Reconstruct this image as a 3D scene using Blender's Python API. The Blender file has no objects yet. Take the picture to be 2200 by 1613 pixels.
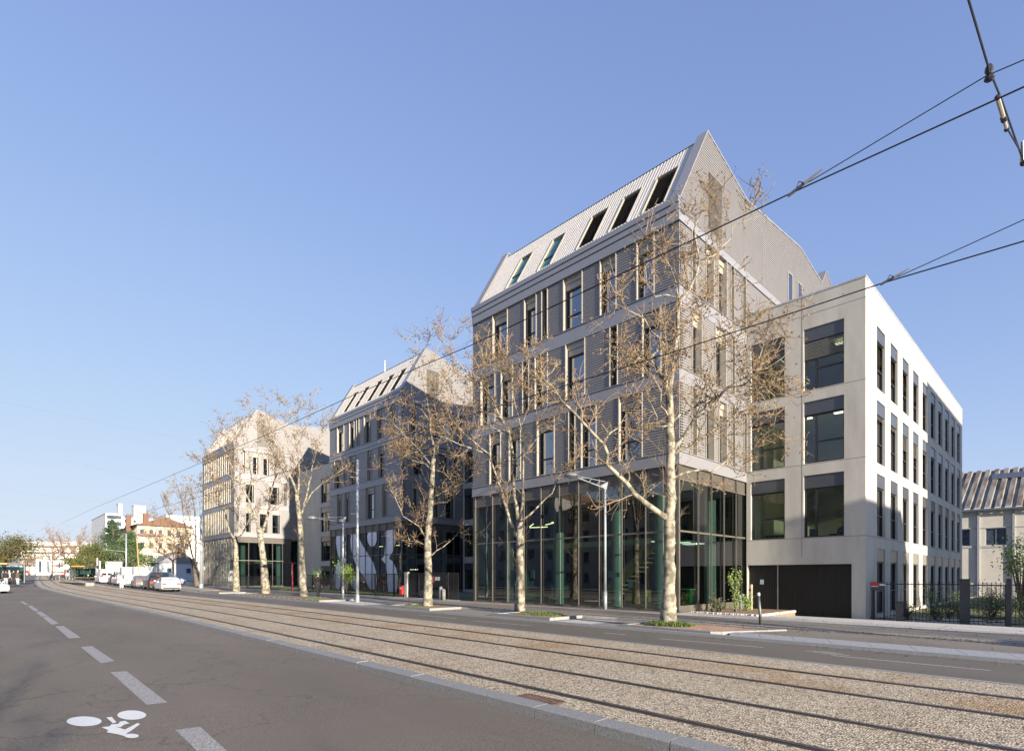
import bpy, bmesh, math, random
from mathutils import Vector, Matrix, noise
R = math.radians
random.seed(7)
SC = bpy.context.scene
COL = SC.collection

# ------------------------------------------------------------------ camera
FPX, CXP, YH, CAMZ = 1182.0, 1100.0, 1238.5, 1.75
X1 = -40.0
K = (X1 - CXP) / FPX
NRM = math.sqrt(1 + K * K)
cd = bpy.data.cameras.new("camera")
cam = bpy.data.objects.new("camera", cd)
COL.objects.link(cam)
cam.location = (0, 0, CAMZ)
YAW = math.atan2(-K, 1)          # street runs along -X
fx, fy = -1 / NRM, -K / NRM      # forward
cam.rotation_euler = (R(90), 0, math.atan2(-fx, fy))
cd.sensor_width = 36
cd.lens = 36 * FPX / 2200
cd.shift_y = (YH - 806.5) / 2200
cd.clip_start = 0.05
cd.clip_end = 5000
SC.camera = cam

# ------------------------------------------------------------------ light
SUN = Vector((16.8, -2.3, 3.75)).normalized()      # towards the sun
ELEV = math.asin(SUN.z)
w = bpy.data.worlds.new("World"); SC.world = w; w.use_nodes = True
nt = w.node_tree; nt.nodes.clear()
sky = nt.nodes.new('ShaderNodeTexSky'); sky.sky_type = 'NISHITA'; sky.sun_disc = False
sky.sun_elevation = ELEV
sky.sun_rotation = math.atan2(SUN.x, SUN.y)
sky.altitude = 200; sky.air_density = 1.0; sky.dust_density = 0.0; sky.ozone_density = 3.5
bg = nt.nodes.new('ShaderNodeBackground'); bg.inputs['Strength'].default_value = 0.1
wo = nt.nodes.new('ShaderNodeOutputWorld')
sp_ = nt.nodes.new('ShaderNodeSeparateColor'); cb_ = nt.nodes.new('ShaderNodeCombineColor')
nt.links.new(sky.outputs[0], sp_.inputs[0])
for i_, (a_, k_, p_) in enumerate(((.76, 3.3, .85), (.58, 3.68, .9), (.6, 4.25, 1.1))):      # soft shoulder per channel
    q0 = nt.nodes.new('ShaderNodeMath'); q0.operation = 'POWER'; q0.inputs[1].default_value = p_
    q1 = nt.nodes.new('ShaderNodeMath'); q1.operation = 'MULTIPLY'; q1.inputs[1].default_value = -a_
    q2 = nt.nodes.new('ShaderNodeMath'); q2.operation = 'EXPONENT'
    q3 = nt.nodes.new('ShaderNodeMath'); q3.operation = 'MULTIPLY_ADD'; q3.inputs[1].default_value = -k_; q3.inputs[2].default_value = k_
    nt.links.new(sp_.outputs[i_], q0.inputs[0]); nt.links.new(q0.outputs[0], q1.inputs[0]); nt.links.new(q1.outputs[0], q2.inputs[0]); nt.links.new(q2.outputs[0], q3.inputs[0]); nt.links.new(q3.outputs[0], cb_.inputs[i_])
nt.links.new(cb_.outputs[0], bg.inputs[0]); nt.links.new(bg.outputs[0], wo.inputs[0])
sl = bpy.data.lights.new("sun", 'SUN'); sl.energy = 5.0; sl.angle = R(0.5); sl.color = (1.0, 0.885, 0.72)
so = bpy.data.objects.new("sun", sl); COL.objects.link(so)
so.rotation_euler = SUN.to_track_quat('Z', 'Y').to_euler()
so.location = (60, -20, 60)
SC.view_settings.view_transform = 'Standard'
SC.view_settings.look = 'None'
SC.view_settings.exposure = 1.15
SC.view_settings.gamma = 1
SC.render.engine = 'CYCLES'

# ------------------------------------------------------------------ geometry of the place
def ray(x, y):
    xc = (x - CXP) / FPX
    return Vector((fy * xc + fx, -fx * xc + fy, (YH - y) / FPX))
def onY(x, y, Y):
    d = ray(x, y); s = Y / d.y
    return Vector((d.x * s, Y, CAMZ + d.z * s))
def onX(x, y, X):
    d = ray(x, y); s = X / d.x
    return Vector((X, d.y * s, CAMZ + d.z * s))
def Xat(x, Y): return onY(x, 0, Y).x
def Yat(x, X): return onX(x, 0, X).y
def lerp_tab(tab, v):
    if v <= tab[0][0]: return tab[0][1]
    for (a, b), (c, d) in zip(tab, tab[1:]):
        if v <= c: return b + (d - b) * (v - a) / (c - a)
    return tab[-1][1]
def gt(t):            # rise of the street
    return lerp_tab([(-40, -.12), (0, 0), (60, .20), (250, 2.4), (900, 4.4), (2500, 4.4)], t)
def lat(t):           # the street bends a little
    return lerp_tab([(60, 0), (82, -.35), (100, .1), (150, 2.6), (250, 8.7), (400, 16), (700, 31)], t)
BOW = [(-20, -.15), (2.6, 0), (11, .2), (24, .4), (31, .42), (43, .3), (60, .1), (80, 0)]
def bow(t, o): return lerp_tab(BOW, t) * max(0, min(1, (15.5 - o) / 3))
def path(t, o, z=0): return Vector((-t, o + lat(t) + bow(t, o), gt(t) + z))
def onG(x, y, dz=0):
    d = ray(x, y); lo, hi = 1, 2000
    f = lambda s: CAMZ + d.z * s - gt(-d.x * s) - dz
    if d.z >= 0: hi = 400
    for _ in range(60):
        m = (lo + hi) / 2
        if f(m) > 0: lo = m
        else: hi = m
    return Vector((d.x * lo, d.y * lo, CAMZ + d.z * lo))
def atZ(x, zc, dz=0):
    d = ray(x, YH) * zc
    return Vector((d.x, d.y, gt(-d.x) + dz))

# ------------------------------------------------------------------ materials
MATS = {}
def mat(name, col, rough=.7, metal=0, var=.12, scale=6, bump=0, bscale=60, col2=None, spec=.5, stretch=None, detail=6, ramp=(.35, .65)):
    if name in MATS: return MATS[name]
    m = bpy.data.materials.new(name); m.use_nodes = True
    n = m.node_tree.nodes; l = m.node_tree.links
    b = n['Principled BSDF']
    b.inputs['Roughness'].default_value = rough; b.inputs['Metallic'].default_value = metal
    b.inputs['Specular IOR Level'].default_value = spec
    tc = n.new('ShaderNodeTexCoord'); mp = n.new('ShaderNodeMapping')
    l.new(tc.outputs['Object'], mp.inputs[0])
    if stretch: mp.inputs['Scale'].default_value = stretch
    if var or col2:
        nz = n.new('ShaderNodeTexNoise'); nz.inputs['Scale'].default_value = scale; nz.inputs['Detail'].default_value = detail
        l.new(mp.outputs[0], nz.inputs['Vector'])
        rp = n.new('ShaderNodeValToRGB'); rp.color_ramp.elements[0].position = ramp[0]; rp.color_ramp.elements[1].position = ramp[1]
        c2 = col2 or [c * (1 - var) for c in col]
        c1 = col if col2 else [min(1, c * (1 + var)) for c in col]
        rp.color_ramp.elements[0].color = (*c2, 1); rp.color_ramp.elements[1].color = (*c1, 1)
        l.new(nz.outputs['Fac'], rp.inputs[0]); l.new(rp.outputs[0], b.inputs['Base Color'])
    else: b.inputs['Base Color'].default_value = (*col, 1)
    if bump:
        nb = n.new('ShaderNodeTexNoise'); nb.inputs['Scale'].default_value = bscale; nb.inputs['Detail'].default_value = 5
        l.new(mp.outputs[0], nb.inputs['Vector'])
        bp = n.new('ShaderNodeBump'); bp.inputs['Strength'].default_value = bump; bp.inputs['Distance'].default_value = .02
        l.new(nb.outputs['Fac'], bp.inputs['Height']); l.new(bp.outputs[0], b.inputs['Normal'])
    MATS[name] = m; return m
def glassmat(name, tint, refl=.08, ior=1.45):
    m = bpy.data.materials.new(name); m.use_nodes = True
    n = m.node_tree.nodes; l = m.node_tree.links; n.clear()
    o = n.new('ShaderNodeOutputMaterial'); t = n.new('ShaderNodeBsdfTransparent'); g = n.new('ShaderNodeBsdfGlossy')
    t.inputs[0].default_value = (*tint, 1); g.inputs['Roughness'].default_value = .0; g.inputs[0].default_value = (.95, .97, 1, 1)
    fr = n.new('ShaderNodeLayerWeight'); fr.inputs[0].default_value = .5
    pwr = n.new('ShaderNodeMath'); pwr.operation = 'POWER'; pwr.inputs[1].default_value = 4.5
    a = n.new('ShaderNodeMath'); a.operation = 'MULTIPLY_ADD'; a.inputs[1].default_value = .9; a.inputs[2].default_value = refl; a.use_clamp = True
    tc = n.new('ShaderNodeTexCoord'); nz = n.new('ShaderNodeTexNoise'); nz.inputs['Scale'].default_value = .6; nz.inputs['Detail'].default_value = 1
    bp = n.new('ShaderNodeBump'); bp.inputs['Strength'].default_value = .06; bp.inputs['Distance'].default_value = .1
    l.new(tc.outputs['Object'], nz.inputs['Vector']); l.new(nz.outputs['Fac'], bp.inputs['Height']); l.new(bp.outputs[0], g.inputs['Normal'])
    mx = n.new('ShaderNodeMixShader')
    l.new(fr.outputs['Facing'], pwr.inputs[0]); l.new(pwr.outputs[0], a.inputs[0]); l.new(a.outputs[0], mx.inputs[0]); l.new(t.outputs[0], mx.inputs[1]); l.new(g.outputs[0], mx.inputs[2])
    l.new(mx.outputs[0], o.inputs[0]); MATS[name] = m; return m
def gravel(name, stones, dark, rust=None, vs=38):
    m = bpy.data.materials.new(name); m.use_nodes = True
    n = m.node_tree.nodes; l = m.node_tree.links; b = n['Principled BSDF']; b.inputs['Roughness'].default_value = .85
    tc = n.new('ShaderNodeTexCoord'); v = n.new('ShaderNodeTexVoronoi'); v.inputs['Scale'].default_value = vs
    l.new(tc.outputs['Object'], v.inputs['Vector'])
    sp = n.new('ShaderNodeSeparateColor'); l.new(v.outputs['Color'], sp.inputs[0])
    rp = n.new('ShaderNodeValToRGB'); e = rp.color_ramp.elements
    e[0].position = 0; e[0].color = (*dark, 1); e[1].position = 1; e[1].color = (*stones[2], 1)
    for p_, c in ((.3, stones[0]), (.65, stones[1])):
        q = e.new(p_); q.color = (*c, 1)
    l.new(sp.outputs[0], rp.inputs[0])
    # dark matrix between stones
    r2 = n.new('ShaderNodeValToRGB'); r2.color_ramp.elements[0].position = .5; r2.color_ramp.elements[1].position = .92
    r2.color_ramp.elements[0].color = (0, 0, 0, 1); r2.color_ramp.elements[1].color = (1, 1, 1, 1)
    ml = n.new('ShaderNodeMath'); ml.operation = 'MULTIPLY'; ml.inputs[1].default_value = 1.0
    l.new(v.outputs['Distance'], ml.inputs[0]); l.new(ml.outputs[0], r2.inputs[0])
    mx = n.new('ShaderNodeMix'); mx.data_type = 'RGBA'; l.new(r2.outputs[0], mx.inputs[0]); l.new(rp.outputs[0], mx.inputs[6]); mx.inputs[7].default_value = (*dark, 1)
    nz = n.new('ShaderNodeTexNoise'); nz.inputs['Scale'].default_value = .7; nz.inputs['Detail'].default_value = 8
    l.new(tc.outputs['Object'], nz.inputs['Vector'])
    r3 = n.new('ShaderNodeValToRGB'); r3.color_ramp.elements[0].position = .42; r3.color_ramp.elements[1].position = .68
    r3.color_ramp.elements[0].color = (1, 1, 1, 1); r3.color_ramp.elements[1].color = (*(rust or (.8, .78, .74)), 1)
    l.new(nz.outputs['Fac'], r3.inputs[0])
    m2 = n.new('ShaderNodeMix'); m2.data_type = 'RGBA'; m2.blend_type = 'MULTIPLY'; m2.inputs[0].default_value = 1
    l.new(mx.outputs[2], m2.inputs[6]); l.new(r3.outputs[0], m2.inputs[7]); l.new(m2.outputs[2], b.inputs['Base Color'])
    bp = n.new('ShaderNodeBump'); bp.inputs['Strength'].default_value = .6; bp.inputs['Distance'].default_value = .012; bp.invert = True
    l.new(v.outputs['Distance'], bp.inputs['Height']); l.new(bp.outputs[0], b.inputs['Normal'])
    MATS[name] = m; return m
def asphalt(name, c, c2, speck=(.3, .29, .27), tint=(1.06, 1.0, .95)):
    m = bpy.data.materials.new(name); m.use_nodes = True
    n = m.node_tree.nodes; l = m.node_tree.links; b = n['Principled BSDF']; b.inputs['Roughness'].default_value = .82
    tc = n.new('ShaderNodeTexCoord')
    a = n.new('ShaderNodeTexNoise'); a.inputs['Scale'].default_value = .35; a.inputs['Detail'].default_value = 9; a.inputs['Roughness'].default_value = .62
    mp = n.new('ShaderNodeMapping'); mp.inputs['Scale'].default_value = (.35, 1, 1)
    l.new(tc.outputs['Object'], mp.inputs[0]); l.new(mp.outputs[0], a.inputs['Vector'])
    r1 = n.new('ShaderNodeValToRGB'); r1.color_ramp.elements[0].position = .3; r1.color_ramp.elements[1].position = .7
    r1.color_ramp.elements[0].color = (*c2, 1); r1.color_ramp.elements[1].color = (*c, 1); l.new(a.outputs['Fac'], r1.inputs[0])
    s = n.new('ShaderNodeTexNoise'); s.inputs['Scale'].default_value = 90; s.inputs['Detail'].default_value = 3
    l.new(tc.outputs['Object'], s.inputs['Vector'])
    r2 = n.new('ShaderNodeValToRGB'); r2.color_ramp.elements[0].position = .35; r2.color_ramp.elements[1].position = .72
    r2.color_ramp.elements[0].color = (.55, .55, .55, 1); r2.color_ramp.elements[1].color = (1.6, 1.55, 1.5, 1); l.new(s.outputs['Fac'], r2.inputs[0])
    mx = n.new('ShaderNodeMix'); mx.data_type = 'RGBA'; mx.blend_type = 'MULTIPLY'; mx.inputs[0].default_value = 1
    l.new(r1.outputs[0], mx.inputs[6]); l.new(r2.outputs[0], mx.inputs[7])
    # cracks and tar marks
    v = n.new('ShaderNodeTexVoronoi'); v.feature = 'DISTANCE_TO_EDGE'; v.inputs['Scale'].default_value = .28; v.inputs['Randomness'].default_value = 1
    wn = n.new('ShaderNodeTexNoise'); wn.inputs['Scale'].default_value = 1.6; wn.inputs['Detail'].default_value = 6
    l.new(tc.outputs['Object'], wn.inputs['Vector'])
    va = n.new('ShaderNodeVectorMath'); va.operation = 'MULTIPLY_ADD'; va.inputs[1].default_value = (1.2, 1.2, 1.2)
    l.new(wn.outputs['Color'], va.inputs[0]); l.new(tc.outputs['Object'], va.inputs[2]); l.new(va.outputs[0], v.inputs['Vector'])
    r3 = n.new('ShaderNodeValToRGB'); r3.color_ramp.elements[0].position = 0.0; r3.color_ramp.elements[1].position = .009
    r3.color_ramp.elements[0].color = (.7, .7, .7, 1); r3.color_ramp.elements[1].color = (1, 1, 1, 1); l.new(v.outputs['Distance'], r3.inputs[0])
    m3 = n.new('ShaderNodeMix'); m3.data_type = 'RGBA'; m3.blend_type = 'MULTIPLY'; m3.inputs[0].default_value = 1
    l.new(mx.outputs[2], m3.inputs[6]); l.new(r3.outputs[0], m3.inputs[7]); l.new(m3.outputs[2], b.inputs['Base Color'])
    bp = n.new('ShaderNodeBump'); bp.inputs['Strength'].default_value = .35; bp.inputs['Distance'].default_value = .006
    l.new(s.outputs['Fac'], bp.inputs['Height']); l.new(bp.outputs[0], b.inputs['Normal'])
    MATS[name] = m; return m
def concrete(name, c, stain=.75, sc=1.2):
    m = bpy.data.materials.new(name); m.use_nodes = True
    n = m.node_tree.nodes; l = m.node_tree.links; b = n['Principled BSDF']; b.inputs['Roughness'].default_value = .75
    tc = n.new('ShaderNodeTexCoord')
    mp = n.new('ShaderNodeMapping'); mp.inputs['Scale'].default_value = (1, 1, .22); l.new(tc.outputs['Object'], mp.inputs[0])
    a = n.new('ShaderNodeTexNoise'); a.inputs['Scale'].default_value = sc; a.inputs['Detail'].default_value = 9; a.inputs['Roughness'].default_value = .6
    l.new(mp.outputs[0], a.inputs['Vector'])
    r1 = n.new('ShaderNodeValToRGB'); r1.color_ramp.elements[0].position = .33; r1.color_ramp.elements[1].position = .6
    r1.color_ramp.elements[0].color = (*[x * stain for x in c], 1); r1.color_ramp.elements[1].color = (*c, 1); l.new(a.outputs['Fac'], r1.inputs[0])
    s = n.new('ShaderNodeTexNoise'); s.inputs['Scale'].default_value = 14; s.inputs['Detail'].default_value = 6; l.new(tc.outputs['Object'], s.inputs['Vector'])
    r2 = n.new('ShaderNodeValToRGB'); r2.color_ramp.elements[0].position = .3; r2.color_ramp.elements[1].position = .7
    r2.color_ramp.elements[0].color = (.95, .95, .95, 1); r2.color_ramp.elements[1].color = (1.03, 1.03, 1.03, 1); l.new(s.outputs['Fac'], r2.inputs[0])
    mx = n.new('ShaderNodeMix'); mx.data_type = 'RGBA'; mx.blend_type = 'MULTIPLY'; mx.inputs[0].default_value = 1
    l.new(r1.outputs[0], mx.inputs[6]); l.new(r2.outputs[0], mx.inputs[7]); l.new(mx.outputs[2], b.inputs['Base Color'])
    MATS[name] = m; return m
def emit(name, c, s):
    m = bpy.data.materials.new(name); m.use_nodes = True; b = m.node_tree.nodes['Principled BSDF']
    b.inputs['Emission Color'].default_value = (*c, 1); b.inputs['Emission Strength'].default_value = s; b.inputs['Base Color'].default_value = (*c, 1)
    MATS[name] = m; return m

road_m = asphalt('asphalt_road', (.205, .175, .14), (.145, .124, .10))
lane_m = asphalt('asphalt_lane', (.165, .148, .125), (.12, .108, .092))
pave_m = asphalt('asphalt_pavement', (.25, .225, .19), (.17, .153, .13))
patch_m = asphalt('asphalt_patch', (.31, .28, .24), (.2, .18, .155))
grav_m = gravel('track_gravel', ((.47, .375, .245), (.63, .51, .355), (.84, .73, .56)), (.13, .10, .07), (.86, .82, .76))
rust_m = gravel('track_gravel_rusty', ((.45, .35, .225), (.61, .485, .335), (.80, .69, .54)), (.13, .095, .06), (.84, .70, .52))
granite = mat('granite_kerb', (.27, .268, .26), .7, scale=40, var=.18, bump=.2)
granite2 = mat('granite_slab', (.33, .34, .35), .7, scale=30, var=.14, bump=.1)
paint = mat('road_paint', (.47, .45, .42), .7, scale=45, col2=(.25, .23, .21), ramp=(.42, .6), detail=10)
paint2 = mat('road_paint_new', (.80, .80, .76), .6, scale=20, var=.05)
steel = mat('rail_steel', (.16, .15, .15), .35, metal=.7, var=.15)
railbed = mat('rail_rubber', (.06, .05, .045), .8, scale=12, var=.2)
conc = concrete('concrete_wall', (.52, .495, .445), .80)
conc_pave = concrete('concrete_paving', (.60, .56, .50), .85, 2)
conc_dk = concrete('concrete_shade', (.36, .345, .32), .85)
clad = mat('metal_cladding', (.25, .24, .24), .45, metal=.2, var=.03, scale=2)
band = mat('metal_band', (.28, .278, .295), .4, metal=.2, var=.025, scale=1)
cream = mat('cream_metal', (.37, .34, .29), .45, metal=.1, var=.03, scale=2)
roofm = mat('roof_sheet', (.60, .56, .50), .45, metal=.15, var=.03, scale=2)
darkfr = mat('dark_frame', (.022, .023, .026), .4, var=.1)
bronze = mat('bronze_frame', (.19, .17, .14), .4, metal=.4, var=.06)
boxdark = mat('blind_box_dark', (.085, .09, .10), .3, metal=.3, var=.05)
boxtan = mat('blind_box_tan', (.24, .22, .185), .4, metal=.2, var=.05)
blindm = mat('blind_slats', (.16, .155, .15), .6, var=.05, stretch=(.1, .1, 18), scale=3)
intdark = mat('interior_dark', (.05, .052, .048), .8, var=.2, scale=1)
intwall = mat('interior_wall', (.55, .55, .42), .8, var=.08, scale=1)
intceil = mat('interior_ceiling', (.6, .6, .46), .8, var=.06, scale=1)
curtain = mat('curtain_teal', (.22, .36, .32), .8, var=.1, stretch=(9, 9, .1), scale=2)
colm = mat('column_plaster', (.40, .42, .39), .7, var=.05)
glass_gf = glassmat('glass_green', (.23, .355, .315), .16)
glass_d = glassmat('glass_office', (.80, .88, .76), .08)
glass_side = glassmat('glass_side', (.10, .12, .12), .08)
glass_up = glassmat('glass_upper', (.20, .24, .26), .30)
wood = mat('pale_wood', (.40, .27, .10), .6, var=.1)
white_vinyl = mat('white_film', (.92, .92, .95), .35, var=.02)
bark = mat('plane_bark', (.36, .325, .25), .85, scale=4.5, col2=(.14, .125, .09), ramp=(.42, .56), bump=.5, bscale=30, detail=4)
barkd = mat('dark_bark', (.14, .11, .085), .9, scale=8, var=.3, bump=.4)
twig = mat('twig_bark', (.25, .185, .115), .85, var=.2, scale=4)
dryleaf = mat('dry_leaf', (.26, .165, .075), .8, scale=3, col2=(.10, .06, .03))
grassm = mat('grass_green', (.115, .19, .04), .8, scale=5, col2=(.07, .10, .03))
shrubm = mat('shrub_leaf', (.10, .15, .045), .8, scale=3, col2=(.035, .06, .02))
soil = mat('soil', (.26, .17, .105), .95, scale=20, var=.3, bump=.6, bscale=50)
gpaint = mat('grey_pole_paint', (.34, .38, .41), .45, metal=.3, var=.05)
black = mat('black_metal', (.03, .03, .032), .45, metal=.3, var=.1)
rubber = mat('tyre_rubber', (.02, .02, .02), .85, var=.1)
red = mat('red_paint', (.62, .03, .03), .4, var=.03)
white = mat('white_paint', (.80, .80, .79), .45, var=.02)
wirem = mat('cable', (.02, .022, .03), .5, var=0)
skinm = mat('skin', (.55, .33, .24), .6, var=.05)

# ------------------------------------------------------------------ mesh building
OFF = {}
class MB:
    def __init__(s, tf=None): s.v = []; s.f = []; s.m = []; s.tf = tf or (lambda a, b, c: Vector((a, b, c)))
    def add(s, pts, faces, mi=0):
        o = len(s.v); s.v += [s.tf(*p) for p in pts]
        for f in faces: s.f.append([i + o for i in f]); s.m.append(mi)
        return s
    def quad(s, a, b, c, d, mi=0): return s.add([a, b, c, d], [(0, 1, 2, 3)], mi)
    def poly(s, pts, mi=0): return s.add(pts, [tuple(range(len(pts)))], mi)
    def box(s, a0, a1, b0, b1, c0, c1, mi=0):
        p = [(a, b, c) for c in (c0, c1) for b in (b0, b1) for a in (a0, a1)]
        return s.add(p, [(0, 2, 3, 1), (4, 5, 7, 6), (0, 1, 5, 4), (2, 6, 7, 3), (0, 4, 6, 2), (1, 3, 7, 5)], mi)
    def prism(s, pts, ext, mi=0):
        n = len(pts); e = Vector(ext)
        p = [tuple(q) for q in pts] + [tuple(Vector(q) + e) for q in pts]
        return s.add(p, [tuple(range(n - 1, -1, -1)), tuple(range(n, 2 * n))] + [(i, (i + 1) % n, (i + 1) % n + n, i + n) for i in range(n)], mi)
    def tube(s, pts, rad, n=6, mi=0, cap=True):
        pts = [Vector(p) for p in pts]
        if not hasattr(rad, '__len__'): rad = [rad] * len(pts)
        rings = []
        up = None
        for i, p in enumerate(pts):
            d = (pts[min(i + 1, len(pts) - 1)] - pts[max(i - 1, 0)])
            if d.length < 1e-6: d = Vector((0, 0, 1))
            d.normalize()
            if up is None: up = d.orthogonal().normalized()
            up = (up - d * up.dot(d)); up = up.normalized() if up.length > 1e-5 else d.orthogonal().normalized()
            sd = d.cross(up)
            rings.append([p + (up * math.cos(2 * math.pi * k / n) + sd * math.sin(2 * math.pi * k / n)) * rad[i] for k in range(n)])
        o = len(s.v)
        for r_ in rings: s.v += [s.tf(*q) for q in r_]
        for i in range(len(pts) - 1):
            for k in range(n):
                s.f.append([o + i * n + k, o + i * n + (k + 1) % n, o + (i + 1) * n + (k + 1) % n, o + (i + 1) * n + k]); s.m.append(mi)
        if cap:
            s.f.append([o + k for k in range(n)][::-1]); s.m.append(mi)
            s.f.append([o + (len(pts) - 1) * n + k for k in range(n)]); s.m.append(mi)
        return s
    def lathe(s, c, prof, n=16, mi=0):
        return s.tube([Vector(c) + Vector((0, 0, z)) for r_, z in prof], [r_ for r_, z in prof], n, mi)
    def ball(s, c, r, sx=1, sy=1, sz=1, n=8, mi=0):
        pr = [(math.sin(math.pi * i / 5) * 1 + (.02 if i in (0, 5) else 0), -math.cos(math.pi * i / 5)) for i in range(6)]
        o = len(s.v)
        for q, z in pr:
            for k in range(n): s.v.append(s.tf(c[0] + r * sx * q * math.cos(2 * math.pi * k / n), c[1] + r * sy * q * math.sin(2 * math.pi * k / n), c[2] + r * sz * z))
        for i in range(5):
            for k in range(n): s.f.append([o + i * n + k, o + i * n + (k + 1) % n, o + (i + 1) * n + (k + 1) % n, o + (i + 1) * n + k]); s.m.append(mi)
        return s
    def ribs(s, u0, u1, v0, v1, w, pitch, depth, along='v', mi=0):
        """corrugated sheet in uv at depth w; ribs stacked along v (horizontal) or along u (vertical)"""
        L = (v1 - v0) if along == 'v' else (u1 - u0)
        n = max(1, round(L / pitch)); p = L / n
        prof = []
        for i in range(n): prof += [(i * p, w - depth), (i * p + .5 * p, w - depth), (i * p + .62 * p, w), (i * p + .9 * p, w)]
        prof.append((L, w - depth))
        for (a, wa), (b, wb) in zip(prof, prof[1:]):
            if along == 'v': s.quad((u0, v0 + a, wa), (u1, v0 + a, wa), (u1, v0 + b, wb), (u0, v0 + b, wb), mi)
            else: s.quad((u0 + a, v0, wa), (u0 + b, v0, wb), (u0 + b, v1, wb), (u0 + a, v1, wa), mi)
        return s
    def build(s, name, mats, parent=None, smooth=False, recalc=True):
        me = bpy.data.meshes.new(name)
        off = OFF.get(parent, Vector((0, 0, 0))) if parent else Vector((0, 0, 0))
        me.from_pydata([tuple(p - off) for p in s.v], [], s.f)
        if not isinstance(mats, (list, tuple)): mats = [mats]
        for m in mats: me.materials.append(m)
        if len(mats) > 1:
            for p, i in zip(me.polygons, s.m): p.material_index = i
        if recalc and len(s.f) < 60000:
            bm = bmesh.new(); bm.from_mesh(me); bmesh.ops.recalc_face_normals(bm, faces=bm.faces); bm.to_mesh(me); bm.free()
        if smooth:
            for p in me.polygons: p.use_smooth = True
        o = bpy.data.objects.new(name, me); COL.objects.link(o)
        if parent: o.parent = parent; OFF[o] = off
        return o
def tag(o, label, cat, group=None, kind=None):
    o['label'] = label; o['category'] = cat
    if group: o['group'] = group
    if kind: o['kind'] = kind
    return o
def thing(name, label, cat, loc=(0, 0, 0), group=None, local=False):
    o = bpy.data.objects.new(name, None); COL.objects.link(o); o.empty_display_size = .3
    o.location = loc; OFF[o] = Vector((0, 0, 0)) if local else Vector(loc)
    return tag(o, label, cat, group)
def struct(o): o['kind'] = 'structure'; return o
def copy_tree(o, parent=None):
    c = o.copy(); COL.objects.link(c); c.parent = parent
    for ch in list(o.children): copy_tree(ch, c)
    return c
def text_obj(s, size, m, parent, origin, right, up, depth=.01, name='lettering'):
    cu = bpy.data.curves.new(name, 'FONT'); cu.body = s; cu.size = size; cu.extrude = depth / 2; cu.align_x = 'LEFT'
    tmp = bpy.data.objects.new(name, cu); COL.objects.link(tmp)
    dg = bpy.context.evaluated_depsgraph_get()
    me = bpy.data.meshes.new_from_object(tmp.evaluated_get(dg)); bpy.data.objects.remove(tmp)
    r, u = Vector(right).normalized(), Vector(up).normalized(); n = r.cross(u)
    M = Matrix((r, u, n)).transposed().to_4x4(); M.translation = Vector(origin) - OFF.get(parent, Vector((0, 0, 0)))
    me.transform(M); me.materials.clear(); me.materials.append(m)
    o = bpy.data.objects.new(name, me); COL.objects.link(o); o.parent = parent; return o
# ------------------------------------------------------------------ ground
def ts(t0, t1):
    out = [t0]; t = t0
    while t < t1 - 1e-6:
        t += 1.0 if t < 60 else (4 if t < 200 else 25)
        out.append(min(t, t1))
    return out
def strip(mb, t0, t1, o0, o1, z0, z1=None, mi=0, no=1):
    z1 = z0 if z1 is None else z1
    T = ts(t0, t1); n0 = len(mb.v)
    for t in T:
        for j in range(no + 1):
            f = j / no; mb.v.append(path(t, o0 + (o1 - o0) * f, z0 + (z1 - z0) * f))
    for i in range(len(T) - 1):
        for j in range(no):
            a = n0 + i * (no + 1) + j; mb.f.append([a, a + 1, a + no + 2, a + no + 1]); mb.m.append(mi)
    return mb
def gobj(name, mats, *strips):
    m = MB()
    for s in strips: strip(m, *s[:6], **(s[6] if len(s) > 6 else {}))
    return struct(m.build(name, mats))
gobj('ground', patch_m, (-60, 2500, -400, 600, -.75, -.75, dict(no=12)))
gobj('road', road_m, (-30, 700, -6.5, 5.17, -.12, -.12, dict(no=6)))
gobj('pavement_opposite', pave_m, (-30, 700, -16, -6.5, .02, .02), (-30, 700, -6.5, -6.49, -.12, .02))
gobj('track_bed', [grav_m, rust_m], (-30, 300, 5.45, 9.2, 0, 0, dict(no=3)), (-30, 300, 9.2, 10.95, 0, 0, dict(mi=1)), (-30, 300, 10.95, 12.0, 0, 0), (300, 700, 5.45, 12, 0, 0))
gobj('lane_base', lane_m, (-30, 7.2, 15.2, 16.0, .0, .0), (-30, 120, 15.2, 30, -.35, -.35))
gobj('bus_lane', lane_m, (-30, 700, 12.12, 15.12, -.015, -.015, dict(no=2)))
# kerb stones along the tracks, block by block
m = MB(); t = -12.0
while t < 95:
    L = 1.0 if t < 40 else 3.0; g = .012 if t < 40 else 0
    dz = random.uniform(-.004, .004)
    a = [path(t + g, 5.17, -.16), path(t + g, 5.19, .0 + dz), path(t + g, 5.22, .022 + dz), path(t + g, 5.45, .022 + dz), path(t + g, 5.45, -.16)]
    b = [path(t + L, 5.17, -.16), path(t + L, 5.19, .0 + dz), path(t + L, 5.22, .022 + dz), path(t + L, 5.45, .022 + dz), path(t + L, 5.45, -.16)]
    o = len(m.v); m.v += a + b
    for i in range(4): m.f.append([o + i, o + i + 1, o + i + 6, o + i + 5]); m.m.append(0)
    m.f.append([o, o + 1, o + 2, o + 3, o + 4]); m.m.append(0); m.f.append([o + 5, o + 6, o + 7, o + 8, o + 9]); m.m.append(0)
    t += L
strip(m, 95, 700, 5.17, 5.45, .02)
struct(m.build('kerb', granite))
gobj('kerb_flush', granite2, (-30, 700, 12.0, 12.12, .006), (-30, 120, 15.12, 15.26, .07), (-30, 120, 15.119, 15.12, -.02, .07))
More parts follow.
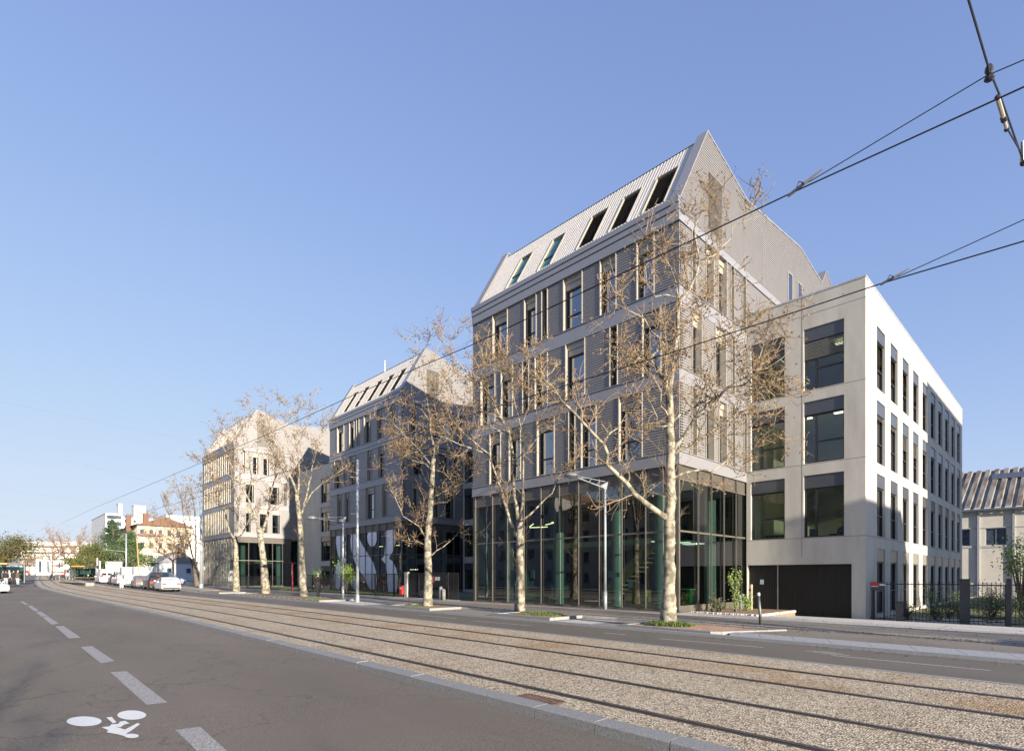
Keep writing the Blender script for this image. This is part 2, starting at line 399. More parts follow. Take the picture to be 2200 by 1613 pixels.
# rails
for i, (o, lb) in enumerate(((6.09, 'near track, the grooved rail closest to the kerb'), (7.52, 'near track, its second grooved rail'), (9.28, 'far track, its nearer grooved rail beside the rust stain'), (10.72, 'far track, the grooved rail closest to the bus lane'))):
    r = thing('tram_rail', 'steel rail of the ' + lb, 'rail', group='tram rails in the gravel bed')
    m = MB(); strip(m, -14, 300, o - .085, o + .085, .004); m.build('rail_groove', railbed, r)
    m = MB(); strip(m, -14, 300, o - .035, o + .03, .016); strip(m, -14, 300, o - .0351, o - .035, .004, .016); strip(m, -14, 300, o + .03, o + .0301, .016, .004); m.build('rail_head', steel, r)
# pavement zones on the building side
gobj('parking_bays', patch_m, (7, 120, 15.26, 18.0, .012, .02))
gobj('pavement', [pave_m, conc_pave], (12.66, 120, 18.0, 21.4, .09), (-30, 7, 15.95, 21.4, .09, .09), (7, 12.66, 18.0, 21.4, .09, .09),
     (12.66, 120, 21.4, 21.75, .094, .094, dict(mi=1)), (-30, 12.66, 21.4, 21.8, .094, .094, dict(mi=1)), (12.66, 120, 21.75, 36, .09, .09))
gobj('pavement_riser', granite, (-30, 7.05, 15.949, 15.95, -.05, .09), (7, 12.66, 17.99, 18.0, .0, .1))
gobj('pavement_step', conc_pave, (7, 12.66, 18.0, 18.14, .1), (12.66, 120, 18.0, 18.14, .1), (12.66, 120, 17.99, 18.0, .0, .1))
gobj('concrete_paving', conc_pave, (-30, 12.66, 21.8, 24.0, .09, .05), (-30, 12.66, 24.0, 30.5, .05, -.30, dict(no=3)))
gobj('far_pavement', pave_m, (120, 700, 15.12, 60, .03, .03, dict(no=4)))
# joints in the concrete paving
m = MB()
for i in range(14):
    t = 12 - i * 2.2; m.quad(path(t, 21.85, .096), path(t - .02, 21.85, .096), path(t - .02, 24, .056), path(t, 24, .056))
for o, z in ((22.9, .0755),): strip(m, -30, 12.6, o, o + .02, z, z)
struct(m.build('paving_joint', mat('joint_dark', (.2, .19, .17), .9)))
# sloped granite slabs on the right
m = MB(); t = 7.3
while t > -14:
    L = .88
    for q in (0,):
        a, b = t - .012, t - L
        m.add([path(a - .45, 15.13, .0), path(b - .45, 15.13, .0), path(b, 15.95, .105), path(a, 15.95, .105), path(a - .45, 15.13, -.1), path(b - .45, 15.13, -.1), path(b, 15.95, -.1), path(a, 15.95, -.1)],
              [(0, 1, 2, 3), (0, 4, 5, 1), (0, 3, 7, 4), (1, 5, 6, 2)])
    t -= L
struct(m.build('kerb_ramp', granite2))
# planters: kerbed islands around the trees
def island(t0, t1, o0, o1, mm, cut=0, seed=1):
    rnd = random.Random(seed)
    pts = [(t1, o0), (t0 + cut * .2, o0), (t0, o0 + .25), (t0 - cut * .9, o1), (t1, o1)]
    k = MB(); n = len(pts); c = Vector((sum(p[0] for p in pts) / n, sum(p[1] for p in pts) / n))
    inn = []
    for p in pts:
        d = c - Vector(p); inn.append(Vector(p) + Vector((math.copysign(.16, d.x), math.copysign(.16, d.y))))
    for i in range(n):
        j = (i + 1) % n; segs = max(1, int((Vector(pts[j]) - Vector(pts[i])).length / .9))
        for q in range(segs):
            f0, f1 = q / segs + .004, (q + 1) / segs - .004
            A = Vector(pts[i]).lerp(Vector(pts[j]), f0); B = Vector(pts[i]).lerp(Vector(pts[j]), f1)
            C = inn[i].lerp(inn[j], f1); D = inn[i].lerp(inn[j], f0)
            k.add([path(*A, -.05), path(*B, -.05), path(*B, .13), path(*A, .13), path(*C, .13), path(*D, .13), path(*C, -.05), path(*D, -.05)], [(0, 1, 2, 3), (3, 2, 4, 5), (5, 4, 6, 7), (0, 3, 5, 7), (1, 6, 4, 2)])
    struct(k.build('planter_kerb', granite))
    s = MB(); s.poly([tuple(path(*p, .088)) for p in inn]); nx, ny = 12, 8; o_ = len(s.v); cut = 0
    for a in range(nx + 1):
        for b in range(ny + 1):
            u, v = a / nx, b / ny
            tt = inn[0].x + (inn[2].x - inn[0].x + (-cut * .9 if v > .5 else 0) * u) * u
            s.v.append(path(tt, inn[0].y + (inn[3].y - inn[0].y) * v, .104 + .05 * math.sin(u * 3.1) * math.sin(v * 3.1) + rnd.uniform(-.012, .012)))
    for a in range(nx):
        for b in range(ny): q = o_ + a * (ny + 1) + b; s.f.append([q, q + 1, q + ny + 2, q + ny + 1]); s.m.append(0)
    struct(s.build('planter_soil', mm))
def tuft(name, cx, cy, rx, ry, z, n, h, m, seed=3, w=.006, lab=None, cat='grass', spread=.5, kind='stuff'):
    rnd = random.Random(seed); g = MB()
    for _ in range(n):
        a = rnd.uniform(0, 6.283); q = math.sqrt(rnd.random()); x = cx + rx * q * math.cos(a); y = cy + ry * q * math.sin(a)
        hh = h * rnd.uniform(.35, 1) * (1.1 - .6 * q); dx, dy = rnd.uniform(-1, 1) * hh * spread, rnd.uniform(-1, 1) * hh * spread
        b = rnd.uniform(0, 6.28); wx, wy = w * math.cos(b), w * math.sin(b)
        g.add([(x - wx, y - wy, z), (x + wx, y + wy, z), (x + dx * .5 + wx * .8, y + dy * .5 + wy * .8, z + hh * .65), (x + dx * .5 - wx * .8, y + dy * .5 - wy * .8, z + hh * .65), (x + dx, y + dy, z + hh)], [(0, 1, 2, 3), (3, 2, 4)])
    o = g.build(name, m, recalc=False)
    return tag(o, lab, cat, kind=kind)
T1o, T2o, T3o = (9.42, 16.3), (15.6, 16.8), (24.2, 16.7)
redsoil = mat('red_soil', (.42, .25, .16), .95, scale=24, var=.25, bump=.5, bscale=60)
island(7.3, 10.7, 15.3, 17.6, redsoil, cut=1.2, seed=1)
island(14.2, 17.6, 15.7, 17.7, soil, seed=2)
island(22.2, 26.2, 15.8, 17.8, soil, seed=3)
island(34, 51, 15.6, 18.0, soil, seed=4)
island(55, 62, 15.7, 18.0, soil, seed=5)
gobj('concrete_pad', conc_pave, (28.5, 33.8, 15.5, 17.9, .03, .03), (12.2, 13.9, 15.6, 17.4, .02, .02))
for (t, o), r, nn, hh, lb in ((T1o, .75, 1700, .26, 'bright green grass tuft round the foot of the nearest plane tree'), (T2o, .85, 1500, .2, 'green grass in the planter of the four-stemmed plane tree'), (T3o, .9, 900, .14, 'green grass in the planter before the black gate'), ((38, 16.9), .8, 500, .2, 'grass patch at the foot of the tree beside the walking person')):
    p = path(t, o, .1); tuft('grass_tuft', p.x, p.y, r * 1.15, r * .75, p.z, nn, hh, grassm, seed=int(t), lab=lb, w=.012)
tuft('grass_tuft', -43.5, 17.2, .7, .6, .26, 250, .12, grassm, seed=8, lab='low grass at the foot of the leaning middle plane tree', w=.012)
tuft('grass_tuft', -58, 17.3, .9, .7, .3, 250, .12, grassm, seed=9, lab='low grass at the foot of the plane tree before the far glass front', w=.012)

lt = MB(); rnd = random.Random(77)
for _ in range(2600):
    k_ = rnd.random(); t = rnd.uniform(-6, 52) if k_ > .35 else rnd.uniform(-2, 30); o = 18.0 + rnd.gauss(0, .25) if k_ < .35 else (rnd.uniform(15.3, 22.4) if k_ < .8 else 15.1 - abs(rnd.gauss(0, .15)))
    p = path(t, o, .13 if o > 17.9 else (.145 if 15.3 < o else .005)); a = rnd.uniform(0, 6.28); L = rnd.uniform(.015, .045); c_, s__ = math.cos(a) * L, math.sin(a) * L
    lt.add([(p.x - c_, p.y - s__, p.z - .02), (p.x + s__ * .7, p.y - c_ * .7, p.z), (p.x + c_, p.y + s__, p.z - .015), (p.x - s__ * .7, p.y + c_ * .7, p.z - .01)], [(0, 1, 2, 3)])
tag(lt.build('leaf_litter', mat('litter', (.30, .20, .10), .9, scale=4, col2=(.12, .08, .045)), recalc=False), 'dry leaf litter scattered along the pavement and planters', 'leaf litter', kind='stuff')

# ------------------------------------------------------------------ markings
def gquad(m, pts, dz): m.poly([tuple(onG(x, y, dz)) for x, y in pts])
m = MB()
for q in ([(377, 1567), (430, 1560), (497, 1620), (440, 1628)], [(237, 1443), (272, 1441), (360, 1508), (315, 1513)], [(173, 1389), (198, 1387), (246, 1419), (217, 1424)],
          [(118.6, 1344.5), (137, 1344), (174, 1369), (148, 1370.7)], [(91, 1325), (102, 1323), (126, 1338.4), (111.5, 1341.5)], [(76.7, 1313.9), (88, 1313), (102, 1322), (89, 1324)],
          [(59, 1300.6), (67.5, 1300), (84, 1311), (73.6, 1312)], [(43, 1291.5), (49, 1291), (61, 1298), (54, 1299)]):
    gquad(m, q, -.116)
struct(m.build('lane_marking', paint))
m = MB()
for a, b in (((898, 1320), (980, 1328)), ((1018, 1333), (1143, 1343.6)), ((1298, 1359), (1345, 1362.5)), ((1416, 1371), (1640, 1390)), ((1786, 1407), (2128, 1439.5)), ((2230, 1449), (2600, 1484))):
    A, B = onG(*a, -.011), onG(*b, -.011)
    m.quad((A.x, A.y - .05, A.z), (B.x, B.y - .05, B.z), (B.x, B.y + .05, B.z), (A.x, A.y + .05, A.z))
for y in (1397, 1400, 1403):
    A, B = onG(1730 + (y - 1397) * 6, y, -.011), onG(1795 + (y - 1397) * 5, y + 4, -.011)
    m.quad((A.x, A.y - .05, A.z), (B.x, B.y - .05, B.z), (B.x, B.y + .05, B.z), (A.x, A.y + .05, A.z))
struct(m.build('bay_marking', mat('paint_worn', (.46, .44, .42), .7, scale=18, col2=(.24, .225, .21), ramp=(.35, .6), detail=9)))
m = MB(); strip(m, -30, 100, 18.75, 18.87, .094)
struct(m.build('path_marking', mat('paint_line', (.55, .53, .50), .7, scale=10, col2=(.36, .34, .32))))
m = MB()
def gell(cx, cy, rx, ry, n=40): gquad(m, [(cx + rx * math.cos(2 * math.pi * i / n), cy + ry * math.sin(2 * math.pi * i / n)) for i in range(n)], -.113)
gell(180.7, 1548.4, 37.5, 10.5); gell(283, 1535, 31, 10)
S = lambda u, v: (u / 2.75, 1220 + v / 2.75)
gquad(m, [S(*p) for p in [(628, 880), (660, 877), (688, 908), (668, 916)]], -.113)
gquad(m, [S(*p) for p in [(600, 938), (640, 955), (630, 968), (690, 978), (735, 990), (755, 970), (770, 962), (828, 920), (812, 913), (738, 952), (685, 935), (712, 938), (735, 922), (765, 915), (740, 900), (708, 905), (700, 918), (655, 922), (650, 932)]], -.113)
gell(*S(778, 989), 15.3, 4.6)
struct(m.build('cycle_symbol_marking', paint2))
# drain grate beside the near rail
c = onG(1147, 1505.5, .0); g = thing('drain_grate', 'rusty brown drain grate set in the gravel beside the near rail', 'drain grate', (c.x, c.y, c.z))
gm = mat('rusty_iron', (.10, .06, .048), .8, scale=20, var=.3)
m = MB(); m.box(c.x - .36, c.x + .36, c.y - .25, c.y + .25, c.z - .05, c.z + .003); m.build('pit', mat('pit_dark', (.02, .015, .012)), g)
m = MB()
for i in range(12): m.box(c.x - .36 + i * .0625, c.x - .33 + i * .0625, c.y - .25, c.y + .25, c.z + .004, c.z + .016)
for j in (-.25, -.005, .24): m.box(c.x - .36, c.x + .36, c.y + j, c.y + j + .02, c.z + .004, c.z + .018)
m.build('bars', gm, g)

# ------------------------------------------------------------------ metal-clad volumes (three of one family)
PROF = [(0, 18.9), (2.65, 23.4), (7.2, 22.2), (15.3, 23.0), (19.5, 22.3), (20.5, 23.5), (22.3, 22.4)]
def prof_intervals(z):
    out = []; cur = None
    P = PROF + [(22.31, 0)]
    y0, z0 = P[0]
    if z0 >= z: cur = y0
    for (a, za), (b, zb) in zip(P, P[1:]):
        if (za - z) * (zb - z) < 0 or (zb == z and za != z):
            y = a + (b - a) * (z - za) / (zb - za)
            if zb > za and cur is None: cur = y
            elif zb < za and cur is not None: out.append((cur, y)); cur = None
    return out
BANDS = [(6.87, 7.44), (10.57, 11.24), (14.23, 15.0)]
FLOORS = [(7.44, 10.57), (11.24, 14.23), (15.0, 17.84)]
DW = .36
def window(root, tf, u0, u1, v0, v1, deep=True, box=None, transom=.36, tall=True):
    """opening u0..u1: cream reveal fins, dark frame, pane and blind box"""
    wd = u1 - u0
    m = MB(tf); fw = .045
    m.box(u0, u0 + fw, v0, v1, -.07, DW); m.box(u1 - fw, u1, v0, v1, -.07, DW)
    m.box(u0 + fw, u1 - fw, v0, v0 + .03, -.02, DW)
    W = m.build('window', cream, root)
    top = v1
    if box and wd > .55:
        h = .62
        m = MB(tf); m.box(u0 + fw, u1 - fw, v1 - .30, v1, .10, DW); m.box(u0 + fw, u1 - fw, v1 - h, v1 - .31, .16, DW); m.build('blind_box', cream if box == 1 else bronze, W)
        top = v1 - h
    m = MB(tf); f = .07; a, b = u0 + fw, u1 - fw; z = .25
    m.box(a, a + f, v0 + .03, top, z, DW); m.box(b - f, b, v0 + .03, top, z, DW); m.box(a + f, b - f, top - f, top, z, DW); m.box(a + f, b - f, v0 + .03, v0 + .03 + f, z, DW)
    if wd > .55: tz = v0 + (top - v0) * transom; m.box(a + f, b - f, tz, tz + f, z, DW)
    m.build('frame', darkfr, W)
    m = MB(tf); m.quad((a + f, v0 + .1, z + .05), (b - f, v0 + .1, z + .05), (b - f, top - f, z + .05), (a + f, top - f, z + .05)); m.build('pane', glass_up, W)
    return W
def clad_face(root, tf, ulen, wins_by_floor, pitch, first=0.0, skip_gf=True, floors=FLOORS):
    m = MB(tf)
    for fi, (z0, z1) in enumerate(floors):
        wins = sorted(wins_by_floor[fi]); u = first
        for a, b in wins + [(ulen, ulen)]:
            if a - u > .02:
                m.ribs(u + .02, a - .0, z0, z1, -.0, pitch, .026 if pitch < .15 else .012, 'v')
                m.box(u + .02, a, z0, z1, .002, DW)
            u = b
    m.build('cladding', clad, root)
    for fi, (z0, z1) in enumerate(floors):
        for a, b in sorted(wins_by_floor[fi]):
            window(root, tf, a, b, z0, z1, box=1 if (b - a) > .62 else None)
def volume(name, label, XR, Y0, W, wins_front, wins_side, pitch, mull_front, mull_side, skyl, group, cat='building', zg=.15, side_len=22.3, sheets=True):
    XL = XR - W
    root = thing(name, label, cat, (XL + W / 2, Y0 + 11, zg), group)
    tf = lambda u, v, w_: Vector((XL + u, Y0 + w_, v))
    ts_ = lambda u, v, w_: Vector((XR - w_, Y0 + u, v))
    clad_face(root, tf, W, wins_front, pitch)
    clad_face(root, ts_, 22.3, wins_side, pitch, first=.05)
    # dark core behind panes
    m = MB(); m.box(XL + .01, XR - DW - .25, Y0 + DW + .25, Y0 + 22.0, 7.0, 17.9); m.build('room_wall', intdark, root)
    # curtains / blinds behind some of the panes
    cb = MB(tf); rnd = random.Random(int(-XR * 10))
    for fi, (z0, z1) in enumerate(FLOORS):
        for a, b in wins_front[fi]:
            if b - a > .7 and rnd.random() < .55: cb.quad((a + .08, z0 + .1, DW + .08), (a + .08 + (b - a) * .32, z0 + .1, DW + .08), (a + .08 + (b - a) * .32, z1 - .6, DW + .08), (a + .08, z1 - .6, DW + .08))
    if cb.v: cb.build('curtain', mat('curtain_pale', (.45, .43, .38), .8, stretch=(12, 12, .1), scale=3, var=.2), root)
    # back and left walls
    m = MB(); m.box(XL - .0, XL + .008, Y0 + .01, Y0 + 22.0, zg, 18.5); m.box(XL + .01, XR - .4, Y0 + 22.05, Y0 + 22.3, zg, 18.5); m.build('wall', clad, root)
    # bands
    for z0, z1 in BANDS:
        m = MB(); m.box(XL - .02, XR + .03, Y0 - .05, Y0 + DW, z0, z1 - .03); m.box(XR - DW, XR + .03, Y0 + DW, Y0 + 22.3, z0, z1 - .03)
        m.box(XL - .03, XR + .08, Y0 - .1, Y0 + DW, z1 - .03, z1); m.box(XR - DW, XR + .08, Y0 + DW, Y0 + 22.3, z1 - .03, z1)
        if z0 < 7: m.box(XL - .03, XR + .05, Y0 - .07, Y0 + DW, z0 - .03, z0); m.box(XR - DW, XR + .05, Y0 + DW, Y0 + 22.3, z0 - .03, z0)
        for q in range(1, int(W / 4.8) + 1): m.box(XL + q * 4.8 - .012, XL + q * 4.8 + .012, Y0 - .053, Y0 - .0501, z0 + .01, z1 - .04)
        m.build('floor_band', band, root)
    m = MB()
    for z0, z1, pr in ((17.84, 18.33, .03), (18.36, 18.63, .07), (18.66, 18.92, .11)):
        m.box(XL - .03, XR + .03, Y0 - pr - .03, Y0 + DW, z0, z1)
    m.box(XL, XR - .02, Y0 + .02, Y0 + DW - .01, 18.3, 18.7)
    m.box(XR - DW, XR + .03, Y0 + DW, Y0 + 22.3, 17.84, 18.23)
    m.build('cornice', band, root)
    for z in (17.84,):
        m = MB(); m.box(XL - .06, XR + .06, Y0 - .09, Y0 - .06, z - .025, z); m.box(XR + .03, XR + .06, Y0 - .06, Y0 + 22.3, z - .025, z); m.build('drip_edge', darkfr, root)
    # gable wall, ribbed, clipped to the saw-tooth profile
    m = MB(); z = 18.24; p = pitch; wi = -.0 if pitch < .15 else .015
    while z < 23.4:
        for f0, f1, w0, w1 in ((0, .5, .03, .03), (.5, .62, .03, wi), (.62, .9, wi, wi), (.9, 1, wi, .03)):
            for a, b in prof_intervals(z + p * (f0 + f1) / 2):
                m.quad((XR + w0, Y0 + a, z + p * f0), (XR + w0, Y0 + b, z + p * f0), (XR + w1, Y0 + b, z + p * f1), (XR + w1, Y0 + a, z + p * f1))
        z += p
    m.build('gable_cladding', clad, root, recalc=False)
    # solid gables with a raised cap following the profile
    for xa, xb in ((XL, XL + .45), (XR - .45, XR - .03)):
        m = MB(); m.prism([(xa, Y0 + y, z_ - .03) for y, z_ in PROF] + [(xa, Y0 + 22.3, 18.25), (xa, Y0 + .02, 18.25)], (xb - xa - .01, 0, 0)); m.build('gable_wall', band, root)
        m = MB()
        for (a, za), (b, zb) in zip(PROF, PROF[1:]):
            m.quad((xa - .04, Y0 + a, za), (xb + .08, Y0 + a, za), (xb + .08, Y0 + b, zb), (xa - .04, Y0 + b, zb))
            m.quad((xb + .08, Y0 + a, za), (xb + .08, Y0 + a, za - .09), (xb + .08, Y0 + b, zb - .09), (xb + .08, Y0 + b, zb))
            m.quad((xa - .04, Y0 + a, za), (xa - .04, Y0 + a, za - .25), (xa - .04, Y0 + b, zb - .25), (xa - .04, Y0 + b, zb))
        m.build('gable_cap', white if name == 'x' else band, root, recalc=False)
    # front roof slope with openings
    sl_ = (23.4 - 18.9) / 2.65
    def rf(u, v, w_):   # v along the slope in metres of y, w_ inward
        return Vector((XL + u, Y0 + v + w_ * .86, 18.66 + sl_ * v - w_ * .5))
    m = MB(rf); v0, v1 = .02, 2.55; lo, hi = .42, 1.85
    cuts = [q[:2] for q in skyl]; u = .46
    for a, b in cuts + [(W - .46, W - .46)]:
        if a > u: m.ribs(u, a, v0, v1, 0, pitch * 1.5, .022, 'u')
        if b > a: m.ribs(a, b, v0, lo, 0, pitch * 1.5, .022, 'u'); m.ribs(a, b, hi, v1, 0, pitch * 1.5, .022, 'u')
        u = b
    m.build('roof', roofm, root, recalc=False)
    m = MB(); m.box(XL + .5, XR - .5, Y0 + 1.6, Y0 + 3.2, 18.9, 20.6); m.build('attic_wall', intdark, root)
    for a, b, kd in skyl:
        m = MB(rf); d = .12
        m.box(a, a + .05, lo, hi, -.05, d); m.box(b - .05, b, lo, hi, -.05, d); m.box(a + .05, b - .05, hi - .02, hi, -.05, d); m.box(a + .05, b - .05, lo, lo + .02, 0, d)
        S_ = m.build('roof_window', cream, root)
        m = MB(rf)
        if kd: m.quad((a + .05, lo, .06), (b - .05, lo, .06), (b - .05, hi, .06), (a + .05, hi, .06)); m.build('pane', mat('skylight_glass', (.015, .13, .12), .06, metal=.2, var=.3, scale=2), S_); f = MB(rf); f.box(a + .05, b - .05, lo + .5, lo + .56, .02, .06); f.build('frame', darkfr, S_)
        else:
            n = 22
            for i in range(n):
                q = lo + (hi - lo) * i / n; m.quad((a + .05, q, .03), (b - .05, q, .03), (b - .05, q + (hi - lo) / n * .9, .07), (a + .05, q + (hi - lo) / n * .9, .07))
            m.build('louvre', mat('louvre_brown', (.10, .085, .07), .5, metal=.4, var=.1), S_)
    # rear roof slopes
    m = MB()
    for (a, za), (b, zb) in zip(PROF[1:], PROF[2:]):
        m.quad((XL + .4, Y0 + a, za - .25), (XR - .4, Y0 + a, za - .25), (XR - .4, Y0 + b, zb - .25), (XL + .4, Y0 + b, zb - .25))
    m.build('roof_rear', roofm, root, recalc=False)
    # louvred panel and rear slits in the gable
    m = MB()
    for i in range(24):
        z = 18.75 + i * .112; m.box(XR + .035, XR + .085, Y0 + 2.75, Y0 + 4.1, z, z + .055)
    m.box(XR + .031, XR + .034, Y0 + 2.75, Y0 + 4.1, 18.7, 21.45, 0)
    m.build('louvre_panel', mat('louvre_grey', (.17, .16, .148), .5, metal=.4, var=.05), root)
    for a, b in ((13.1, 13.9), (14.75, 15.6)):
        m = MB(); m.box(XR + .0, XR + .07, Y0 + a, Y0 + a + .06, 18.5, 20.6); m.box(XR, XR + .07, Y0 + b - .06, Y0 + b, 18.5, 20.6); m.box(XR, XR + .07, Y0 + a + .06, Y0 + b - .06, 20.54, 20.6)
        o_ = m.build('gable_window', cream, root); m = MB(); m.box(XR + .031, XR + .036, Y0 + a + .06, Y0 + b - .06, 18.5, 20.54); m.build('pane', glass_up, o_); m = MB(); m.box(XR + .031, XR + .034, Y0 + a + .06, Y0 + b - .06, 18.5, 20.54); m.build('room_wall', intdark, o_)
    m = MB()
    for y, za, zb in ((6.8, 18.3, 21.9), (9.3, 18.3, 21.3)): m.box(XR + .03, XR + .036, Y0 + y, Y0 + y + .05, za, zb)
    m.add([(XR + .034, Y0 + 6.8, 21.9), (XR + .034, Y0 + 9.35, 21.25), (XR + .034, Y0 + 9.35, 21.3), (XR + .034, Y0 + 6.8, 21.95)], [(0, 1, 2, 3)])
    m.build('panel_seam', mat('seam_dark', (.2, .19, .17), .6), root)
    # ground floor: glazed hall
    zt = 6.84; zs = 6.22
    m = MB(); m.box(XL + .0, XR - .12, Y0 + .22, Y0 + 22, 6.75, 6.86); m.build('ceiling', intceil, root)
    m = MB(); m.box(XL + .05, XR - .1, Y0 + .1, Y0 + 22, zg - .1, zg + .04); m.build('hall_floor', mat('hall_floor', (.22, .2, .17), .35, var=.05), root)
    m = MB(); m.box(XL + .3, XR - .6, Y0 + 9.2, Y0 + 9.4, zg, 6.7); m.box(XL + .2, XL + .35, Y0 + .3, Y0 + 9.2, zg, 6.7); m.build('hall_wall', mat('hall_wall', (.07, .085, .075), .8, var=.3, scale=.8), root)
    m = MB(); m.box(XL + .3, XR - 3.2, Y0 + 3.6, Y0 + 9.2, 3.55, 3.86); m.build('gallery', mat('slab_pale', (.34, .34, .30), .7), root)
    for i, cx in enumerate([1.7, 5.9, 10.0, W - 1.9]):
        m = MB(); m.lathe((XL + cx, Y0 + 1.6, 0), [(.30, zg), (.30, 6.75)], 20); m.build('column', colm, root, smooth=False)
    for i, cy in enumerate([6.0, 12.5]):
        m = MB(); m.lathe((XR - 1.5, Y0 + cy, 0), [(.30, zg), (.30, 6.75)], 20); m.build('column', colm, root)
    # curtain wall frames
    def cw(tf_, mull, u_end, base_h, topband=True, tag_='glass_wall'):
        g = MB(tf_)
        us = [0.02] + list(mull) + [u_end]
        fr = MB(tf_); fr.box(0, .12, zg, zt, .02, .16); fr.box(.12, u_end, zg, zg + base_h, .04, .16); fr.box(.12, u_end, 3.80, 3.88, .04, .14); fr.box(.12, u_end, zs - .06, zs, .04, .14)
        G = fr.build(tag_, bronze, root)
        sp = MB(tf_); sp.box(.12, u_end, zs, zt, .07, .12); sp.build('spandrel', mat('spandrel_bronze', (.13, .115, .10), .35, metal=.3, var=.04), G)
        for a in mull:
            q = MB(tf_); q.box(a - .02, a + .02, zg + base_h, zt - .02, -.03, .039); q.build('mullion', mat('mullion_alu', (.21, .20, .18), .35, metal=.6, var=.03), G)
        for a, b in zip(us, us[1:]):
            g = MB(tf_); g.quad((a + .03, zg + base_h, .09), (b - .03, zg + base_h, .09), (b - .03, zs - .06, .09), (a + .03, zs - .06, .09)); g.build('pane', glass_gf, G)
        return G
    cw(tf, mull_front, W, .10); cw(ts_, mull_side, side_len, .28)
    return root

def toU(pxs, Y, XL): return [Xat(p, Y) - XL for p in pxs]
def W2(pairs, Y, XL): return [(Xat(a, Y) - XL, Xat(b, Y) - XL) for a, b in pairs]
def S2(pairs, X, Y0): return [(Yat(a, X) - Y0, Yat(b, X) - Y0) for a, b in pairs]
AX, AY, AW = -12.65, 22.7, 14.5
A = volume('clad_building', 'largest and nearest of three grey metal-clad buildings with pointed roofs over a glass hall', AX, AY, AW,
    [W2([(1052.6, 1076.8), (1093.9, 1119.7), (1154.2, 1192), (1221.7, 1236.5), (1248.8, 1282), (1329.6, 1381)], AY, AX - AW),
     W2([(1033.2, 1064.5), (1076.8, 1102), (1122.9, 1137), (1149.4, 1177.4), (1215.3, 1257.7), (1310, 1328), (1380, 1421.4)], AY, AX - AW),
     W2([(1059, 1091.3), (1126.8, 1153.2), (1163.9, 1177.4), (1210.7, 1252), (1289.3, 1324.7), (1368, 1406.5)], AY, AX - AW)],
    [S2([(1485, 1495.6), (1514.5, 1533), (1542.8, 1560), (1570, 1578), (1595.8, 1602.8)], AX, AY),
     S2([(1485, 1506), (1534.5, 1558), (1570, 1577)], AX, AY),
     S2([(1484, 1493), (1514.5, 1532), (1541, 1560), (1567.8, 1576), (1593, 1601)], AX, AY)],
    .125, toU([1021.8, 1058.2, 1090.2, 1125.7, 1162.3, 1201.6, 1242.9, 1287.4, 1336, 1386.9, 1424], AY, AX - AW), [Yat(p, AX) - AY for p in (1500.4, 1528.6, 1555.6, 1581.8)], [(2.6, 3.65, 1), (5.25, 6.3, 1), (8.15, 9.35, 0), (10.26, 11.43, 0), (12.25, 13.5, 0)], 'metal-clad buildings', side_len=7.2)
BX, BY, BW = -43.1, 27.6, 14.4
SW = [[(1.1, 1.75), (3.0, 4.2), (4.9, 6.1)], [(1.1, 2.3), (4.0, 5.3), (5.9, 6.4)], [(.9, 1.6), (3.0, 4.1), (4.8, 6.0), (6.5, 7.0)]]
B = volume('clad_building', 'grey metal-clad building with white figures on its glass front, middle one of the three', BX, BY, BW,
    [W2([(724.7, 732.8), (740.8, 749.5), (786, 805), (821.4, 830)], BY, BX - BW), W2([(719, 731), (738, 743), (751, 764.4), (789, 797), (813, 824)], BY, BX - BW), W2([(725, 739.6), (751, 761.5), (766.5, 772), (782.4, 796), (810, 820), (837.5, 847)], BY, BX - BW)],
    SW, .2, [1.25 + 1.3 * i for i in range(10)], [1.6, 3.1, 4.6, 6.0], [(2.0, 3.2, 0), (4.4, 5.6, 0), (7.0, 8.2, 0), (9.2, 10.4, 0), (11.4, 12.6, 0)], 'metal-clad buildings', zg=.22, side_len=7.2)
CX_, CY_, CW_ = -74.3, 23.0, 13.8
C = volume('clad_building', 'grey metal-clad building with many thin upright windows, farthest of the three behind plane trees', CX_, CY_, CW_,
    [[(1.2 + 1.55 * i, 1.2 + 1.55 * i + .85) for i in range(7)], [(.9 + 1.5 * i, .9 + 1.5 * i + .8) for i in range(8)], [(1.0 + 1.6 * i, 1.0 + 1.6 * i + .9) for i in range(7)]],
    [[(1.3, 2.0), (3.0, 4.1), (4.6, 5.7)], [(1.3, 2.4), (4.2, 5.6), (6.1, 6.6)], S2([(520, 527), (542.3, 555.7), (564.7, 578.6), (587.5, 594.5)], CX_, CY_)],
    .22, [1.2 + 1.25 * i for i in range(10)], [1.7, 3.2, 4.7, 6.0], [(2.0, 3.1, 1), (4.4, 5.5, 1), (6.8, 8.0, 0), (9.0, 10.2, 0), (11.0, 12.2, 0)], 'metal-clad buildings', zg=.30, side_len=7.2)
